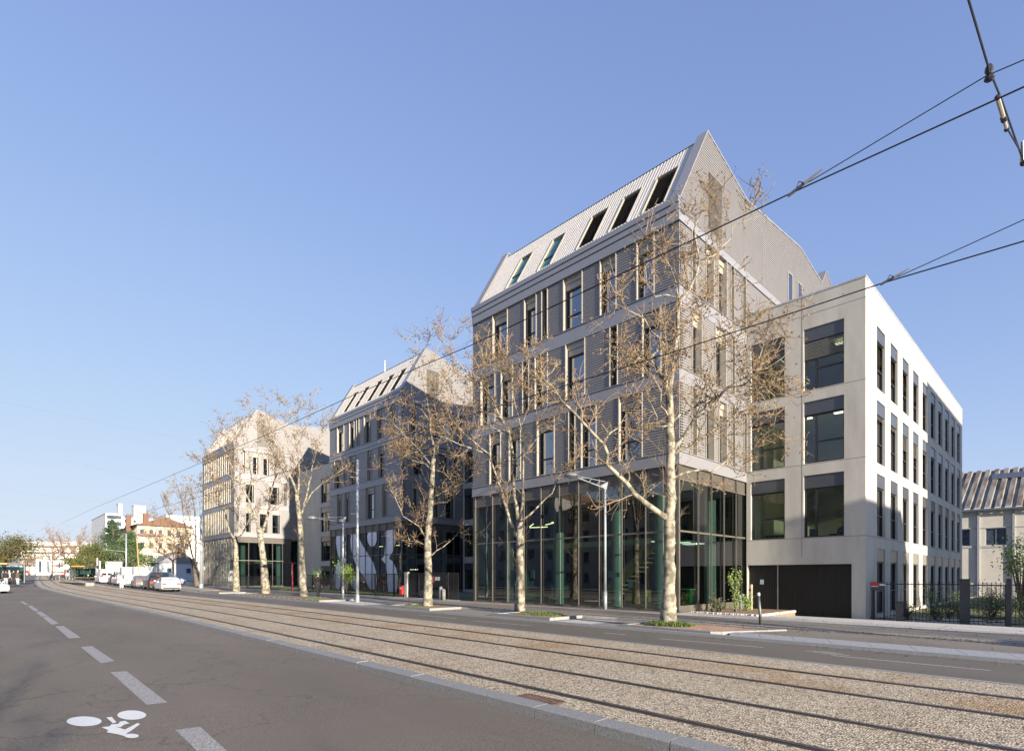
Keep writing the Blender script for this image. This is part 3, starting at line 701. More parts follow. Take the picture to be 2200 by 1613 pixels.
# ------------------------------------------------------------------ concrete blocks
def holed_wall(tf, u0, u1, v0, v1, holes, th, w0=0):
    m = MB(tf)
    U = sorted(set([u0, u1] + [h[0] for h in holes] + [h[1] for h in holes])); V = sorted(set([v0, v1] + [h[2] for h in holes] + [h[3] for h in holes]))
    for a, b in zip(U, U[1:]):
        for c, d in zip(V, V[1:]):
            x, y = (a + b) / 2, (c + d) / 2
            if any(h[0] < x < h[1] and h[2] < y < h[3] for h in holes): continue
            m.quad((a, c, w0), (b, c, w0), (b, d, w0), (a, d, w0)); m.quad((a, c, w0 + th), (b, c, w0 + th), (b, d, w0 + th), (a, d, w0 + th))
    for a, b, c, d in holes + [(u0, u1, v0, v1)]:
        m.quad((a, c, w0), (a, d, w0), (a, d, w0 + th), (a, c, w0 + th)); m.quad((b, c, w0), (b, d, w0), (b, d, w0 + th), (b, c, w0 + th))
        m.quad((a, c, w0), (b, c, w0), (b, c, w0 + th), (a, c, w0 + th)); m.quad((a, d, w0), (b, d, w0), (b, d, w0 + th), (a, d, w0 + th))
    return m
def office_window(root, tf, a, b, c, d, boxm, blind=0, split=.27, dark=True, rec=.14, gl=None):
    h = .64; top = d - h
    m = MB(tf); m.box(a + .002, b - .002, top, d - .002, rec - .08, rec + .2); W = m.build('window', boxm, root)
    m = MB(tf); f = .075; z = rec
    m.box(a, a + f, c, top, z, z + .12); m.box(b - f, b, c, top, z, z + .12); m.box(a + f, b - f, c, c + f, z, z + .12); m.box(a + f, b - f, top - f, top, z, z + .12)
    if split: s_ = a + (b - a) * split; m.box(s_, s_ + .09, c + f, top - f, z, z + .12)
    tz = c + (top - c) * .42
    if split: m.box(s_ + .09, b - f, tz, tz + .07, z, z + .12)
    else: m.box(a + f, b - f, tz, tz + .06, z, z + .12)
    m.build('frame', darkfr, W)
    m = MB(tf); m.quad((a + f, c + f, z + .06), (b - f, c + f, z + .06), (b - f, top - f, z + .06), (a + f, top - f, z + .06)); m.build('pane', gl or glass_d, W)
    if blind:
        m = MB(tf); zb = top - (top - c) * blind; n = int((top - zb) / .07)
        for i in range(n):
            q = zb + i * .07; m.quad((a + .03, q, z - .06), (b - .03, q, z - .06), (b - .03, q + .065, z - .02), (a + .03, q + .065, z - .02))
        m.build('blind', blindm, W)
    return W
DX, DY = -7.05, 29.8
D = thing('concrete_building', 'pale concrete office block with a sunny windowed side and a wide dark garage door', 'building', (-9.8, 44, -.3))
tfD = lambda u, v, w_: Vector((u, DY + w_, v)); tsD = lambda u, v, w_: Vector((DX - w_, u, v))
xa, xb, xc_, xd = Xat(1613, DY), Xat(1686, DY), Xat(1726.6, DY), Xat(1813.4, DY)
rows = [(3.72, 6.82), (7.41, 10.5), (11.06, 14.16)]
gx0, gx1 = Xat(1604.5, DY), Xat(1829.6, DY)
fh = [(a, b, c, d) for a, b in ((xa, xb), (xc_, xd)) for c, d in rows]
holed_wall(tfD, -12.62, DX - .40, -.5, 15.8, fh + [(gx0 + .03, gx1, -.5 + .001, 2.37)], .38).build('front_wall', conc, D)
bays = [(31.84 + 2.79 * k, 31.84 + 2.79 * k + 1.66) for k in range(10)]
rows4 = [(-.1, 3.15)] + [(3.75, 6.86), (7.4, 10.5), (11.1, 14.17)]
sh = [(a, b, c, d) for a, b in bays for c, d in rows4]
holed_wall(tsD, DY, 59.6, -.5, 15.8, sh, .40).build('side_wall', conc, D)
for i, (a, b, c, d) in enumerate(fh):
    office_window(D, tfD, a, b, c, d, boxdark, blind=.36 if (i == 5) else (.2 if i == 2 else 0))
rnd = random.Random(5)
for j, (a, b, c, d) in enumerate(sh):
    r_, k = j % 4, j // 4
    office_window(D, tsD, a, b, c, d, boxtan if r_ == 0 else boxdark, blind=[0, 0, .35 if k in (2, 3) else .1, .45 if k < 4 else 0][r_] if r_ else 0, split=0, rec=.12, gl=glass_side)
m = MB(); m.box(-12.62, DX + .03, DY - .03, DY + .42, 15.8, 15.88); m.box(DX - .42, DX + .03, DY + .42, 59.63, 15.8, 15.88); m.build('coping', mat('zinc', (.5, .5, .5), .4, metal=.4), D)
m = MB()   # cast joints
for z in (14.85, 11.02, 7.37, 3.69): m.box(-12.6, DX + .003, DY - .003, DY, z - .014, z + .014); m.box(DX, DX + .003, DY, 59.6, z - .014, z + .014)
x = Xat(1725, DY) - .05; m.box(x - .012, x + .012, DY - .0035, DY - .0031, 2.75, 15.8)
for k in range(0, 10, 2):
    y = 31.2 + 2.79 * k; m.box(DX + .0031, DX + .0035, y, y + .02, -.3, 15.8)
m.build('joint', mat('joint_grey', (.2, .19, .18), .9), D)
m = MB()
for x in (-8.0, -9.3, -10.7, -12.0):
    for z in (15.3, 12.3, 8.6, 5.2): m.box(x, x + .05, DY - .004, DY + .0, z, z + .05)
m.build('tie_holes', mat('hole_dark', (.12, .11, .1)), D)
# slabs, partitions, roof
m = MB()
for z in (2.9, 6.95, 10.62): m.box(-12.2, DX - .42, DY + .4, 59, z, z + .35)
m.box(-12.2, DX - .42, DY + .4, 59, 14.4, 14.7); m.build('floor_slab', intceil, D)
m = MB(); m.box(-12.6, -12.25, DY + .4, 59, -.4, 14.4); m.box(-12.2, DX - .42, 59.05, 59.4, -.4, 14.4); m.box(-12.25, DX - .42, 38.5, 38.7, 2.9, 14.4); m.box(-12.25, DX - .42, DY + 1.2, DY + 1.3, -.4, 2.9); m.build('partition', intwall, D)
# garage door
m = MB(tfD); gd = mat('garage_mesh', (.030, .028, .024), .6, metal=.3, var=.2, scale=40, stretch=(8, 1, .3)); n = 60; wd = (gx1 - gx0 - .1) / n
for i in range(n): u = gx0 + .07 + i * wd; m.box(u, u + wd * .7, -.36, 2.36, .22, .27)
m.box(gx0 + .04, gx1 - .002, -.36, 2.36, .275, .32)
G = m.build('garage_door', gd, D)
m = MB(tfD); x = Xat(1668, DY); m.box(x - .03, x + .03, -.36, 2.36, .18, .22); m.build('door_post', mat('alu_post', (.4, .39, .37), .4, metal=.5), G)
m = MB(tfD); x = Xat(1633.5, DY); m.box(x - .09, x + .09, 1.35, 1.6, .19, .219); m.build('notice', mat('paper', (.55, .58, .68), .7), G)
# rear connecting blocks of the same kind
def connector(name, label, X0, X1_, Y, wins, zg, z1=15.8, group=None):
    r = thing(name, label, 'building', ((X0 + X1_) / 2, Y + 2, zg)); tf = lambda u, v, w_: Vector((u, Y + w_, v))
    H = [(a, b, c, d) for a, b in wins for c, d in rows + [(.5, 3.1)]]
    holed_wall(tf, X0, X1_, zg - .3, z1, H, .4).build('wall', conc, r)
    for a, b, c, d in H: office_window(r, tf, a, b, c, d, boxdark, split=.3)
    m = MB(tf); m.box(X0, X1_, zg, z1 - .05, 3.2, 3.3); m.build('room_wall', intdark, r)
    m = MB(tf)
    for z in (3.2, 6.9, 10.6): m.box(X0 + .1, X1_ - .1, z, z + .4, .41, 3.19)
    m.build('floor_slab', intceil, r)
    return r
connector('link_building', 'concrete link with dark windows in the gap left of the largest metal building', -43.05, -27.2, 34.7, [(-42.9, -40.6), (-38, -35), (-33, -30)], .1)
connector('link_building', 'concrete link in shade between the two smaller metal buildings', -74.2, -57.55, 31.0, [(-67.1, -63.8), (-62, -59)], .2)
# ------------------------------------------------------------------ shed on the right
sh0 = onY(2040, 1240, 74)
Sx0, Sx1, Sy = -14.5, 12, 74.0
S_ = thing('shed', 'beige rendered shed with a corrugated rusty grey roof behind the concrete block', 'building', (0, 80, -.4))
ren = mat('render_beige', (.60, .56, .49), .85, scale=1.2, var=.05)
tfS = lambda u, v, w_: Vector((u, Sy + w_ + .09 * (u + 5), v))
wx = [(Xat(1885, Sy) + 0, Xat(2043, Sy))]
pw = lambda a, b: (Xat(a, Sy), Xat(b, Sy))
wins = [pw(1580 + 1705 / 3.506, 1580 + 1770 / 3.506), pw(1580 + 1883 / 3.506, 1580 + 2043 / 3.506), (2.2, 4.6)]
wins[0] = (wins[0][0] - 1.0, wins[0][1])
ev = 8.6
holes = [(a, b, 3.2, 5.0) for a, b in wins]
zw0, zw1 = CAMZ + (YH - 1172) * NRM * Sy / 2140, CAMZ + (YH - 1136) * NRM * Sy / 2140
holes = [(a, b, zw0, zw1) for a, b in wins]
holed_wall(tfS, Sx0, Sx1, -.5, ev, holes, .3).build('wall', ren, S_)
for a, b, c, d in holes:
    m = MB(tfS); m.box(a, b, c, c + .07, .1, .18); m.box(a, b, d - .07, d, .1, .18); m.box(a, a + .07, c + .07, d - .07, .1, .18); m.box(b - .07, b, c + .07, d - .07, .1, .18); m.box((a + b) / 2 - .02, (a + b) / 2 + .02, c + .07, d - .07, .11, .17)
    W = m.build('window', mat('grey_frame', (.3, .31, .33), .5), S_)
    m = MB(tfS); m.quad((a + .07, c + .07, .15), (b - .07, c + .07, .15), (b - .07, d - .07, .15), (a + .07, d - .07, .15)); m.build('pane', mat('shed_glass', (.05, .07, .10), .15, var=.5, scale=2), W)
m = MB(tfS); m.box(Sx0, Sx1, zw0 - .22, zw0 - .02, -.06, 0); m.box(Sx0, Sx1, zw1 + .02, zw1 + .1, -.05, 0)
for p in (2099, 1940): x = Xat(p, Sy); m.box(x - .06, x + .06, -.2, zw0 - .22, -.08, 0)
m.box(Sx0, Sx1, .9, 1.15, -.1, 0); m.build('moulding', mat('render_grey', (.45, .44, .42), .85), S_)
m = MB(tfS)
for p in (2103, 2178): x = Xat(p, Sy); m.box(x - .09, x + .09, -.2, ev, -.16, 0)
m.build('downpipe', mat('pipe_grey', (.33, .34, .36), .6), S_)
rr = mat('rust_sheet', (.25, .235, .205), .7, scale=1.1, col2=(.12, .085, .06), ramp=(.38, .58), stretch=(3, .35, .35), detail=8)
def tfr(u, v, w_): return Vector((u, Sy - .5 + v + .09 * (u + 5), ev + .52 * v - w_))
m = MB(tfr); m.ribs(Sx0 - .3, Sx1, 0, 10.2, 0, .78, .16, 'u'); m.build('roof', rr, S_, recalc=False)
m = MB(tfr)
for a, b, c, d in ((-7.0, -3.6, 7.2, 8.6), (-3.2, -.6, 7.4, 9.2), (-1, 1.5, 7.3, 8.7)): m.box(a, b, c, d, -.22, -.17)
m.build('roof_light', mat('dark_sheet', (.08, .09, .12), .4), S_)
m = MB(tfS); m.box(Sx0 - .3, Sx1, ev - .12, ev + .05, -.62, -.48); m.build('gutter', mat('gutter_dark', (.12, .12, .12), .6), S_)
m = MB(); m.box(Sx0, Sx1, 78, 94, -.5, 8); m.build('shed_body', ren, S_)
# ------------------------------------------------------------------ white figures on the glass of the middle building
PB = lambda u, v: tuple(onY(700 + u / 6.875, 1100 + v / 6.875, BY + .06))
figs = [[(155, 350), (258, 342), (262, 640), (305, 700), (270, 760), (245, 880), (225, 1010), (200, 1140), (150, 1130), (122, 960), (130, 830), (160, 760), (215, 705), (190, 670), (165, 560), (150, 430)],
        [(375, 330), (445, 320), (470, 335), (500, 400), (550, 500), (600, 580), (640, 640), (700, 740), (740, 870), (750, 1000), (740, 1140), (660, 1140), (610, 1060), (560, 950), (500, 870), (440, 760), (400, 660), (372, 520), (365, 400)],
        [(375, 1000), (400, 970), (440, 950), (470, 980), (485, 1060), (470, 1130), (430, 1150), (390, 1110), (370, 1060)],
        [(620, 300), (748, 288), (750, 420), (730, 480), (690, 510), (650, 495), (620, 440), (610, 360)],
        [(885, 270), (1015, 255), (1025, 360), (1010, 500), (975, 600), (930, 680), (990, 730), (1040, 830), (1065, 950), (1060, 1060), (1045, 1180), (920, 1175), (910, 1050), (905, 900), (880, 760), (820, 690), (865, 640), (880, 470), (888, 370)]]
for i, f in enumerate(figs):
    m = MB(); m.prism([PB(*p) for p in f], (0, .006, 0)); m.build('glass_graphic', white_vinyl, B)
# ------------------------------------------------------------------ things inside the hall of the largest building
def boxes(name, label, cat, m_, bl, group=None, loc=None):
    c = Vector((sum(b[0] + b[1] for b in bl) / 2 / len(bl), sum(b[2] + b[3] for b in bl) / 2 / len(bl), min(b[4] for b in bl)))
    m = MB()
    for b in bl: m.box(*b)
    o = m.build(name, m_); me = o.data; me.transform(Matrix.Translation(-c)); o.location = c
    return tag(o, label, cat, group)
def xr(a, b, Y): return Xat(a, Y), Xat(b, Y)
a, b = xr(1343, 1386, 25.6); zt_ = CAMZ + (YH - 1262) * NRM * 25.6 / 1405
boxes('reception_desk', 'ochre reception desk behind the glass front, left of the nearest trunk', 'desk', wood, [(a, b, 25.6, 26.2, .2, 1.0), (a - .03, b + .03, 25.55, 26.25, 1.0, 1.04)])
a, b = xr(1385, 1325, 27.5); st = MB()
r = thing('staircase', 'ochre timber stair rising behind the reception desk', 'staircase', (-18.5, 27.5, .2))
for i in range(13): st.box(-20.2 + i * .28, -19.92 + i * .28, 27.2, 28.2, .19 + i * .26, .26 + i * .26)
st.build('steps', wood, r)
m = MB(); m.prism([(-20.3, 27.1, .2), (-19.9, 27.1, .2), (-16.5, 27.1, 3.5), (-16.9, 27.1, 3.85), (-20.3, 27.1, .85)], (0, .05, 0)); m.build('side_panel', wood, r)
for i, (p, y0, y1, Y) in enumerate(((1101, 1223, 1258, 23.3), (1144, 1225, 1242, 23.3), (1141, 1247, 1258, 23.3), (1311, 1226, 1240, 23.2), (1326, 1229, 1239, 23.2), (1355, 1246, 1262, 23.3))):
    A_, B_ = onY(p - 5, y1, Y), onY(p + 5, y0, Y)
    boxes('poster', ['tall pale notice behind the glass, first left of the four-stemmed plane tree', 'pale square notice right of the four-stemmed trunk', 'lower of two pale notices right of the four-stemmed trunk', 'pale notice just right of the street lamp on the largest glass front', 'small pale notice second right of the street lamp', 'white card hanging over the ochre reception desk'][i], 'notice', mat('paper_teal', (.42, .56, .55), .7), [(A_.x, B_.x, Y, Y + .01, A_.z, B_.z)], 'notices behind the glass')
lampm = emit('lamp_warm', (1.0, .75, .42), 2.2)
for i, (x0, y0, x1_, y1) in enumerate(((1138, 1133, 1176, 1131.5), (1138, 1131, 1146, 1125), (1172, 1127, 1189, 1123), (1185, 1122, 1200, 1120))):
    A_, B_ = onY(x0, y0, 24.6), onY(x1_, y1, 24.6 if i != 1 else 25.2)
    r = thing('pendant_light', ['longest lit linear lamp in the largest glass hall, lowest of four', 'short tilted lit lamp, left end of the four in the largest glass hall', 'lit linear lamp third from left in the largest glass hall', 'lit linear lamp nearest the street lamp, highest of four'][i], 'ceiling lamp', tuple((A_ + B_) / 2), 'linear lamps in the glass hall')
    m = MB(); m.tube([A_, B_], .035, 4); m.build('tube', lampm, r)
    m = MB(); c_ = (A_ + B_) / 2; m.tube([c_ + Vector((0, 0, .03)), (c_.x, c_.y, 6.75)], .006, 3); m.build('wire', black, r)
for i, (px, py, Y) in enumerate(((819, 1173.5, 29.2), (855, 1171, 29.2), (876, 1172, 29.4), (885, 1223, 30.5), (894, 1223, 30.5))):
    A_ = onY(px, py, Y); r = thing('pendant_light', ['lit lamp between the white figures on the middle glass front', 'lit lamp right of the rightmost white figure', 'lit lamp at the corner of the middle glass hall', 'left of two low lit lamps behind the gate', 'right of two low lit lamps behind the gate'][i], 'ceiling lamp', tuple(A_), 'lamps in the middle glass hall')
    m = MB(); m.box(A_.x - .28, A_.x + .28, A_.y - .03, A_.y + .03, A_.z - .03, A_.z + .03); m.build('tube', lampm, r)
    m = MB(); m.box(A_.x - .005, A_.x + .005, A_.y - .005, A_.y + .005, A_.z + .031, 6.7 if i < 3 else 3.5); m.build('wire', black, r)
# green high table inside the corner
greenm = mat('green_lacquer', (.10, .30, .10), .4, var=.05)
r = thing('high_table', 'green high table behind the corner glass beside the nearest trunk', 'table', (-13.6, 24.6, .19))
m = MB(); m.box(-14.0, -13.0, 24.3, 24.9, 1.12, 1.17); m.build('table_top', mat('mint_top', (.35, .62, .45), .4), r)
for a in (-13.95, -13.2): m = MB(); m.prism([(a, 24.4, 1.12), (a + .18, 24.4, 1.12), (a + .12, 24.4, .19), (a + .05, 24.4, .19)], (0, .35, 0)); m.build('leg', greenm, r)
def chair(label, x, y, z, rz, group):
    r = thing('office_chair', label, 'chair', (0, 0, 0), group, local=True)
    m = MB(); m.box(-.22, .22, -.22, .22, .44, .5); m.build('seat', black, r)
    m = MB(); m.box(-.2, .2, .2, .25, .5, .95); m.build('backrest', black, r)
    for a in (-.2, .17):
        for b in (-.2, .17): m = MB(); m.box(a, a + .03, b, b + .03, 0, .44); m.build('leg', black, r)
    r.location = (x, y, z); r.rotation_euler = (0, 0, rz)
chair('dark chair by the left edge of the lit first-floor office window', -9.55, 30.9, 3.27, .6, 'chairs inside')
chair('dark chair behind the reception hall glass, right of the four-stemmed plane', -22.6, 25.0, .19, 1.2, 'chairs inside')
chair('dark chair behind the hall glass by the round column', -21.2, 24.8, .19, 2.2, 'chairs inside')
r = thing('folding_table', 'dark folding table with crossed legs in the left first-floor office', 'table', (-11.3, 31.2, 3.27))
m = MB(); m.box(-12.1, -10.4, 30.9, 31.6, 3.95, 3.99); m.build('table_top', black, r)
for a in (-12.0, -11.2): m = MB(); m.tube([(a, 31.0, 3.27), (a + .55, 31.0, 3.95)], .02, 4); m.tube([(a + .55, 31.0, 3.27), (a, 31.0, 3.95)], .02, 4); m.build('leg', black, r)
boxes('desk', 'dark desk with screens in the lit first-floor office', 'desk', black, [(-9.1, -7.7, 31.6, 32.2, 3.93, 3.97), (-8.6, -8.1, 31.8, 31.84, 4.05, 4.4), (-8.38, -8.32, 31.82, 31.86, 3.97, 4.05), (-9.05, -9.0, 31.65, 32.15, 3.27, 3.93), (-7.8, -7.75, 31.65, 32.15, 3.27, 3.93)])
# ------------------------------------------------------------------ fences, gates, signs
def bar_fence(name, label, x0, x1, Y, zb, zt, pitch=.13, posts=(), rail=(.12, -.12), r_=.009, m_=black, cat='fence', group=None, pw=.045, over=.14):
    g = thing(name, label, cat, ((x0 + x1) / 2, Y, zb), group)
    m = MB(); n = int((x1 - x0) / pitch)
    for i in range(n + 1):
        x = x0 + i * (x1 - x0) / n; m.box(x - r_, x + r_, Y - r_, Y + r_, zb + .05, zt + (over if over and i % 1 == 0 else 0))
    m.build('bars', m_, g)
    m = MB(); m.box(x0, x1, Y - .02, Y + .02, zt - .02, zt + .02); m.build('top_rail', m_, g); m = MB(); m.box(x0, x1, Y - .02, Y + .02, zb + rail[0], zb + rail[0] + .04); m.build('bottom_rail', m_, g)
    for p in posts: m = MB(); m.box(p - pw, p + pw, Y - pw, Y + pw, zb - .1, zt + .06); m.build('post', m_, g)
    return g
FZ = 1.75
bar_fence('fence', 'black bar fence with raised tips before the shady garden', -6.9, Xat(2066, 29.95), 29.95, -.3, 1.42, posts=(-6.75,))
g = bar_fence('gate', 'black garden gate with vertical bars between two thick posts', Xat(2083, 29.95), Xat(2160, 29.95), 29.95, -.25, 1.40, posts=())
m = MB(); m.box(Xat(2081, 29.95) - .0, Xat(2081, 29.95) + .05, 29.91, 29.99, -.25, 1.44); m.box(Xat(2163, 29.95) - .05, Xat(2163, 29.95), 29.91, 29.99, -.25, 1.44); m.box(Xat(2083, 29.95) + .02, Xat(2160, 29.95), 29.9, 30.0, .02, .10); m.build('gate_frame', black, g)
for p, lb in ((2073, 'thick dark square gate post, left one of the garden gate'), (2167.5, 'slim dark square gate post, right one of the garden gate')):
    x = Xat(p, 29.95); wd = .17 if p < 2100 else .08
    r = thing('gate_post', lb, 'post', (x, 29.95, -.3)); m = MB(); m.box(x - wd, x + wd, 29.85, 30.05, -.35, 1.62); m.build('post', mat('anthracite', (.05, .05, .055), .5), r); m = MB(); m.box(x - wd - .01, x + wd + .01, 29.84, 30.06, 1.62, 1.66); m.build('cap', black, r)
bar_fence('fence', 'black bar fence right of the garden gate', Xat(2172, 29.95), 6, 29.95, -.3, 1.42, posts=(2,))
# sign on the fence
sx0, sx1 = Xat(1871, 29.85), Xat(1901, 29.85)
za_, zb_ = CAMZ + (YH - 1268) * NRM * 29.85 / 1925, CAMZ + (YH - 1250) * NRM * 29.85 / 1925
sg = thing('sign', 'dark sign with a red block and white lines on the fence at the concrete corner', 'sign', ((sx0 + sx1) / 2, 29.85, zb_))
m = MB(); m.box(sx0, sx1, 29.84, 29.86, za_, zb_); m.build('panel', mat('sign_slate', (.05, .055, .07), .5), sg)
m = MB(); m.box(sx0 + .02, sx0 + .30, 29.83, 29.839, zb_ - .17, zb_ - .03); m.build('red_block', red, sg)
m = MB(); m.box(sx0 + .02, sx0 + .30, 29.83, 29.839, zb_ - .21, zb_ - .185); m.box(sx0 + .34, sx0 + .54, 29.83, 29.839, zb_ - .10, zb_ - .075); m.box(sx0 + .34, sx0 + .58, 29.83, 29.839, zb_ - .155, zb_ - .12); m.build('white_lines', white, sg)
for x in (sx0 + .03, sx1 - .03): m = MB(); m.box(x - .02, x + .02, 29.865, 29.9, -.3, za_ + .2); m.build('leg', black, sg)
# fences between and before the middle buildings
F0 = 22.65
px = lambda p: Xat(p, F0)
bar_fence('fence', 'dark bar fence before the white figures of the middle glass front', px(712), px(869), F0, .22, 1.95, .12, posts=(px(806), px(824), px(847)), over=.04)
bar_fence('gate', 'black barred gate under the white BSB letters', px(879), px(985), F0, .16, 1.98, .11, posts=(px(900), px(963)), over=.04, r_=.012)
bar_fence('fence', 'dark bar fence along the lawn before the concrete link', px(640), px(708), F0, .28, 1.9, .16, posts=(px(672), px(690)), over=.03)
bar_fence('fence', 'low dark bar fence before the farthest glass front', px(535), px(622), F0 - .9, .34, 1.8, .2, posts=(px(550), px(600)), over=.02)
r = thing('gate_post', 'pale concrete gate post beside the small red box', 'post', (px(873.5), F0, .2)); m = MB(); m.box(px(871), px(876.5), F0 - .1, F0 + .1, .1, 2.05); m.build('post', conc, r); m = MB(); m.box(px(871) - .02, px(876.5) + .02, F0 - .12, F0 + .12, 2.05, 2.1); m.build('cap', conc, r)
r = thing('letter_box', 'small red box on the fence left of the pale gate post', 'red box', (px(866.5), F0 - .15, .5)); m = MB(); m.box(px(864), px(869.5), F0 - .25, F0 - .05, .45, 1.08); m.build('body', red, r); m = MB(); m.box(px(865), px(868), F0 - .262, F0 - .251, .85, .95); m.build('label_plate', white, r); m = MB(); m.box(px(866), px(867.5), F0 - .2, F0 - .1, .15, .45); m.build('leg', black, r)
# BSB sign
sg = thing('sign', 'black sign with white BSB letters and a small red emblem on the gate', 'sign', (px(943), F0 - .08, 1.4))
zt_ = CAMZ + (YH - 1234) * NRM * F0 / 983; zb_ = CAMZ + (YH - 1262) * NRM * F0 / 983
m = MB(); m.box(px(925), px(962), F0 - .09, F0 - .06, zb_, zt_); m.build('panel', mat('sign_black', (.012, .012, .014), .5), sg)
m = MB(); m.box(px(928.3), px(934.8), F0 - .1, F0 - .091, CAMZ + (YH - 1252) * NRM * F0 / 972, CAMZ + (YH - 1237) * NRM * F0 / 972); m.build('emblem', mat('emblem_red', (.33, .05, .07), .5), sg)
em = MB(); cx_, cz_ = px(931.5), CAMZ + (YH - 1243) * NRM * F0 / 972
em.prism([(cx_ + .05 * math.cos(a * math.pi / 4), F0 - .106, cz_ + .05 * math.sin(a * math.pi / 4)) for a in range(8)], (0, .004, 0)); em.box(cx_ - .07, cx_ + .07, F0 - .106, F0 - .102, cz_ - .16, cz_ - .13); em.build('emblem_mark', mat('emblem_pink', (.65, .30, .32), .5), sg)
text_obj('BSB', .37, mat('letter_white', (.62, .66, .68), .5), sg, (px(936.6), F0 - .1, CAMZ + (YH - 1246.5) * NRM * F0 / 977), (1, 0, 0), (0, 0, 1), .012)
# white litter boxes and posts behind the gate
boxes('bin', 'grey box standing low behind the gate bars', 'box', mat('box_grey', (.4, .42, .44)), [(px(890), px(901), F0 + .5, F0 + 1.0, .2, .75)])
for p, lb, h in ((956, 'left of two pale rounded bollards behind the gate', 1.0), (962, 'right of two pale rounded bollards behind the gate', .85)):
    r = thing('bollard', lb, 'bollard', (px(p), F0 - .35, .14), 'bollards at the gate'); m = MB(); m.lathe((px(p), F0 - .35, 0), [(.13, .1), (.13, .1 + h * .85), (.10, .1 + h * .96), (.03, .1 + h)], 12); m.build('shaft', mat('stone_grey', (.22, .22, .22), .8), r, smooth=True)
# red totem
tx = Xat(630, 21.6); zt_ = CAMZ + (YH - 1209) * NRM * 21.6 / 670
r = thing('totem_sign', 'tall narrow red totem sign between the plane trees', 'sign', (tx, 21.6, .3)); m = MB(); m.box(tx - .05, tx + .13, 21.45, 21.53, .25, zt_ - .1); m.prism([(tx - .05, 21.45, zt_ - .1), (tx + .13, 21.45, zt_ - .1), (tx + .10, 21.45, zt_), (tx - .02, 21.45, zt_)], (0, .08, 0)); m.build('body', mat('totem_red', (.28, .015, .04), .4), r)
m = MB()
for i in range(7): m.box(tx - .012, tx + .05, 21.435, 21.449, zt_ - .35 - i * .13, zt_ - .29 - i * .13)
m.build('white_letters', white, r)
# lawn before the middle building and garden on the right
gobj('lawn', grassm, (28.5, 73, F0 + .1, 27.6, .10, .10))
m = MB(); strip(m, 28, 76, 22.3, 22.5, .13); strip(m, 28, 76, 22.299, 22.3, .09, .13); struct(m.build('lawn_edging', conc_pave))
tuft('lawn_grass', -52, 24.6, 20, 1.9, .26, 9000, .16, grassm, seed=21, w=.018, lab='mown green lawn strip behind the dark bar fence')
gobj('garden', mat('garden_lawn', (.10, .14, .03), .9, scale=1.5, col2=(.15, .12, .07), ramp=(.4, .6)), (-20, DX * -1 - .02, 30.5, 72, -.32, -.2, dict(no=5)))
rock = mat('pale_rock', (.42, .39, .34), .85, scale=9, var=.25, bump=.4)
rnd = random.Random(9)
rk = MB()
for _ in range(420):
    x, y = rnd.uniform(-6.8, -2.2), rnd.uniform(30.2, 33.2); r0 = rnd.uniform(.03, .10)
    rk.ball((x, y, -.3 + r0 * .4), r0, rnd.uniform(.8, 1.5), rnd.uniform(.8, 1.4), .6, n=5)
tag(rk.build('garden_stones', rock, recalc=False), 'bed of pale stones behind the garden fence', 'stones', kind='stuff')
def leafy(name, label, x, y, z, h, rw, n, mm, seed, leaf=.05, cat='shrub', group=None, stem=True, stemh=.3, light=None):
    rnd = random.Random(seed); r = thing(name, label, cat, (x, y, z), group)
    s = MB(); lf = MB()
    for i in range(max(4, n // 60)):
        a = rnd.uniform(0, 6.28); q = rnd.uniform(.2, 1); top = Vector((x + rw * q * math.cos(a), y + rw * q * math.sin(a), z + h * rnd.uniform(.6, 1)))
        base = Vector((x + rnd.uniform(-.05, .05), y + rnd.uniform(-.05, .05), z)); mid = base.lerp(top, .5) + Vector((0, 0, h * .12))
        s.tube([base, mid, top], [.018 + .01 * h, .01 + .004 * h, .004], 4)
        for _ in range(60):
            f = rnd.uniform(stemh, 1.05); c = (base.lerp(mid, f * 2) if f < .5 else mid.lerp(top, f * 2 - 1)) + Vector([rnd.gauss(0, rw * .28) for _ in range(3)])
            u = Vector([rnd.gauss(0, 1) for _ in range(3)]).normalized(); v = u.orthogonal().normalized(); L = leaf * rnd.uniform(.6, 1.4)
            lf.add([c - u * L, c + v * L * .45, c + u * L, c - v * L * .45], [(0, 1, 2, 3)])
    s.build('stem', barkd, r, recalc=False); lf.build('foliage', mm, r, recalc=False); return r
lg = mat('leaf_bright', (.22, .33, .05), .7, scale=3, col2=(.09, .16, .03))
og = mat('leaf_olive', (.12, .13, .06), .8, scale=3, col2=(.05, .05, .025))
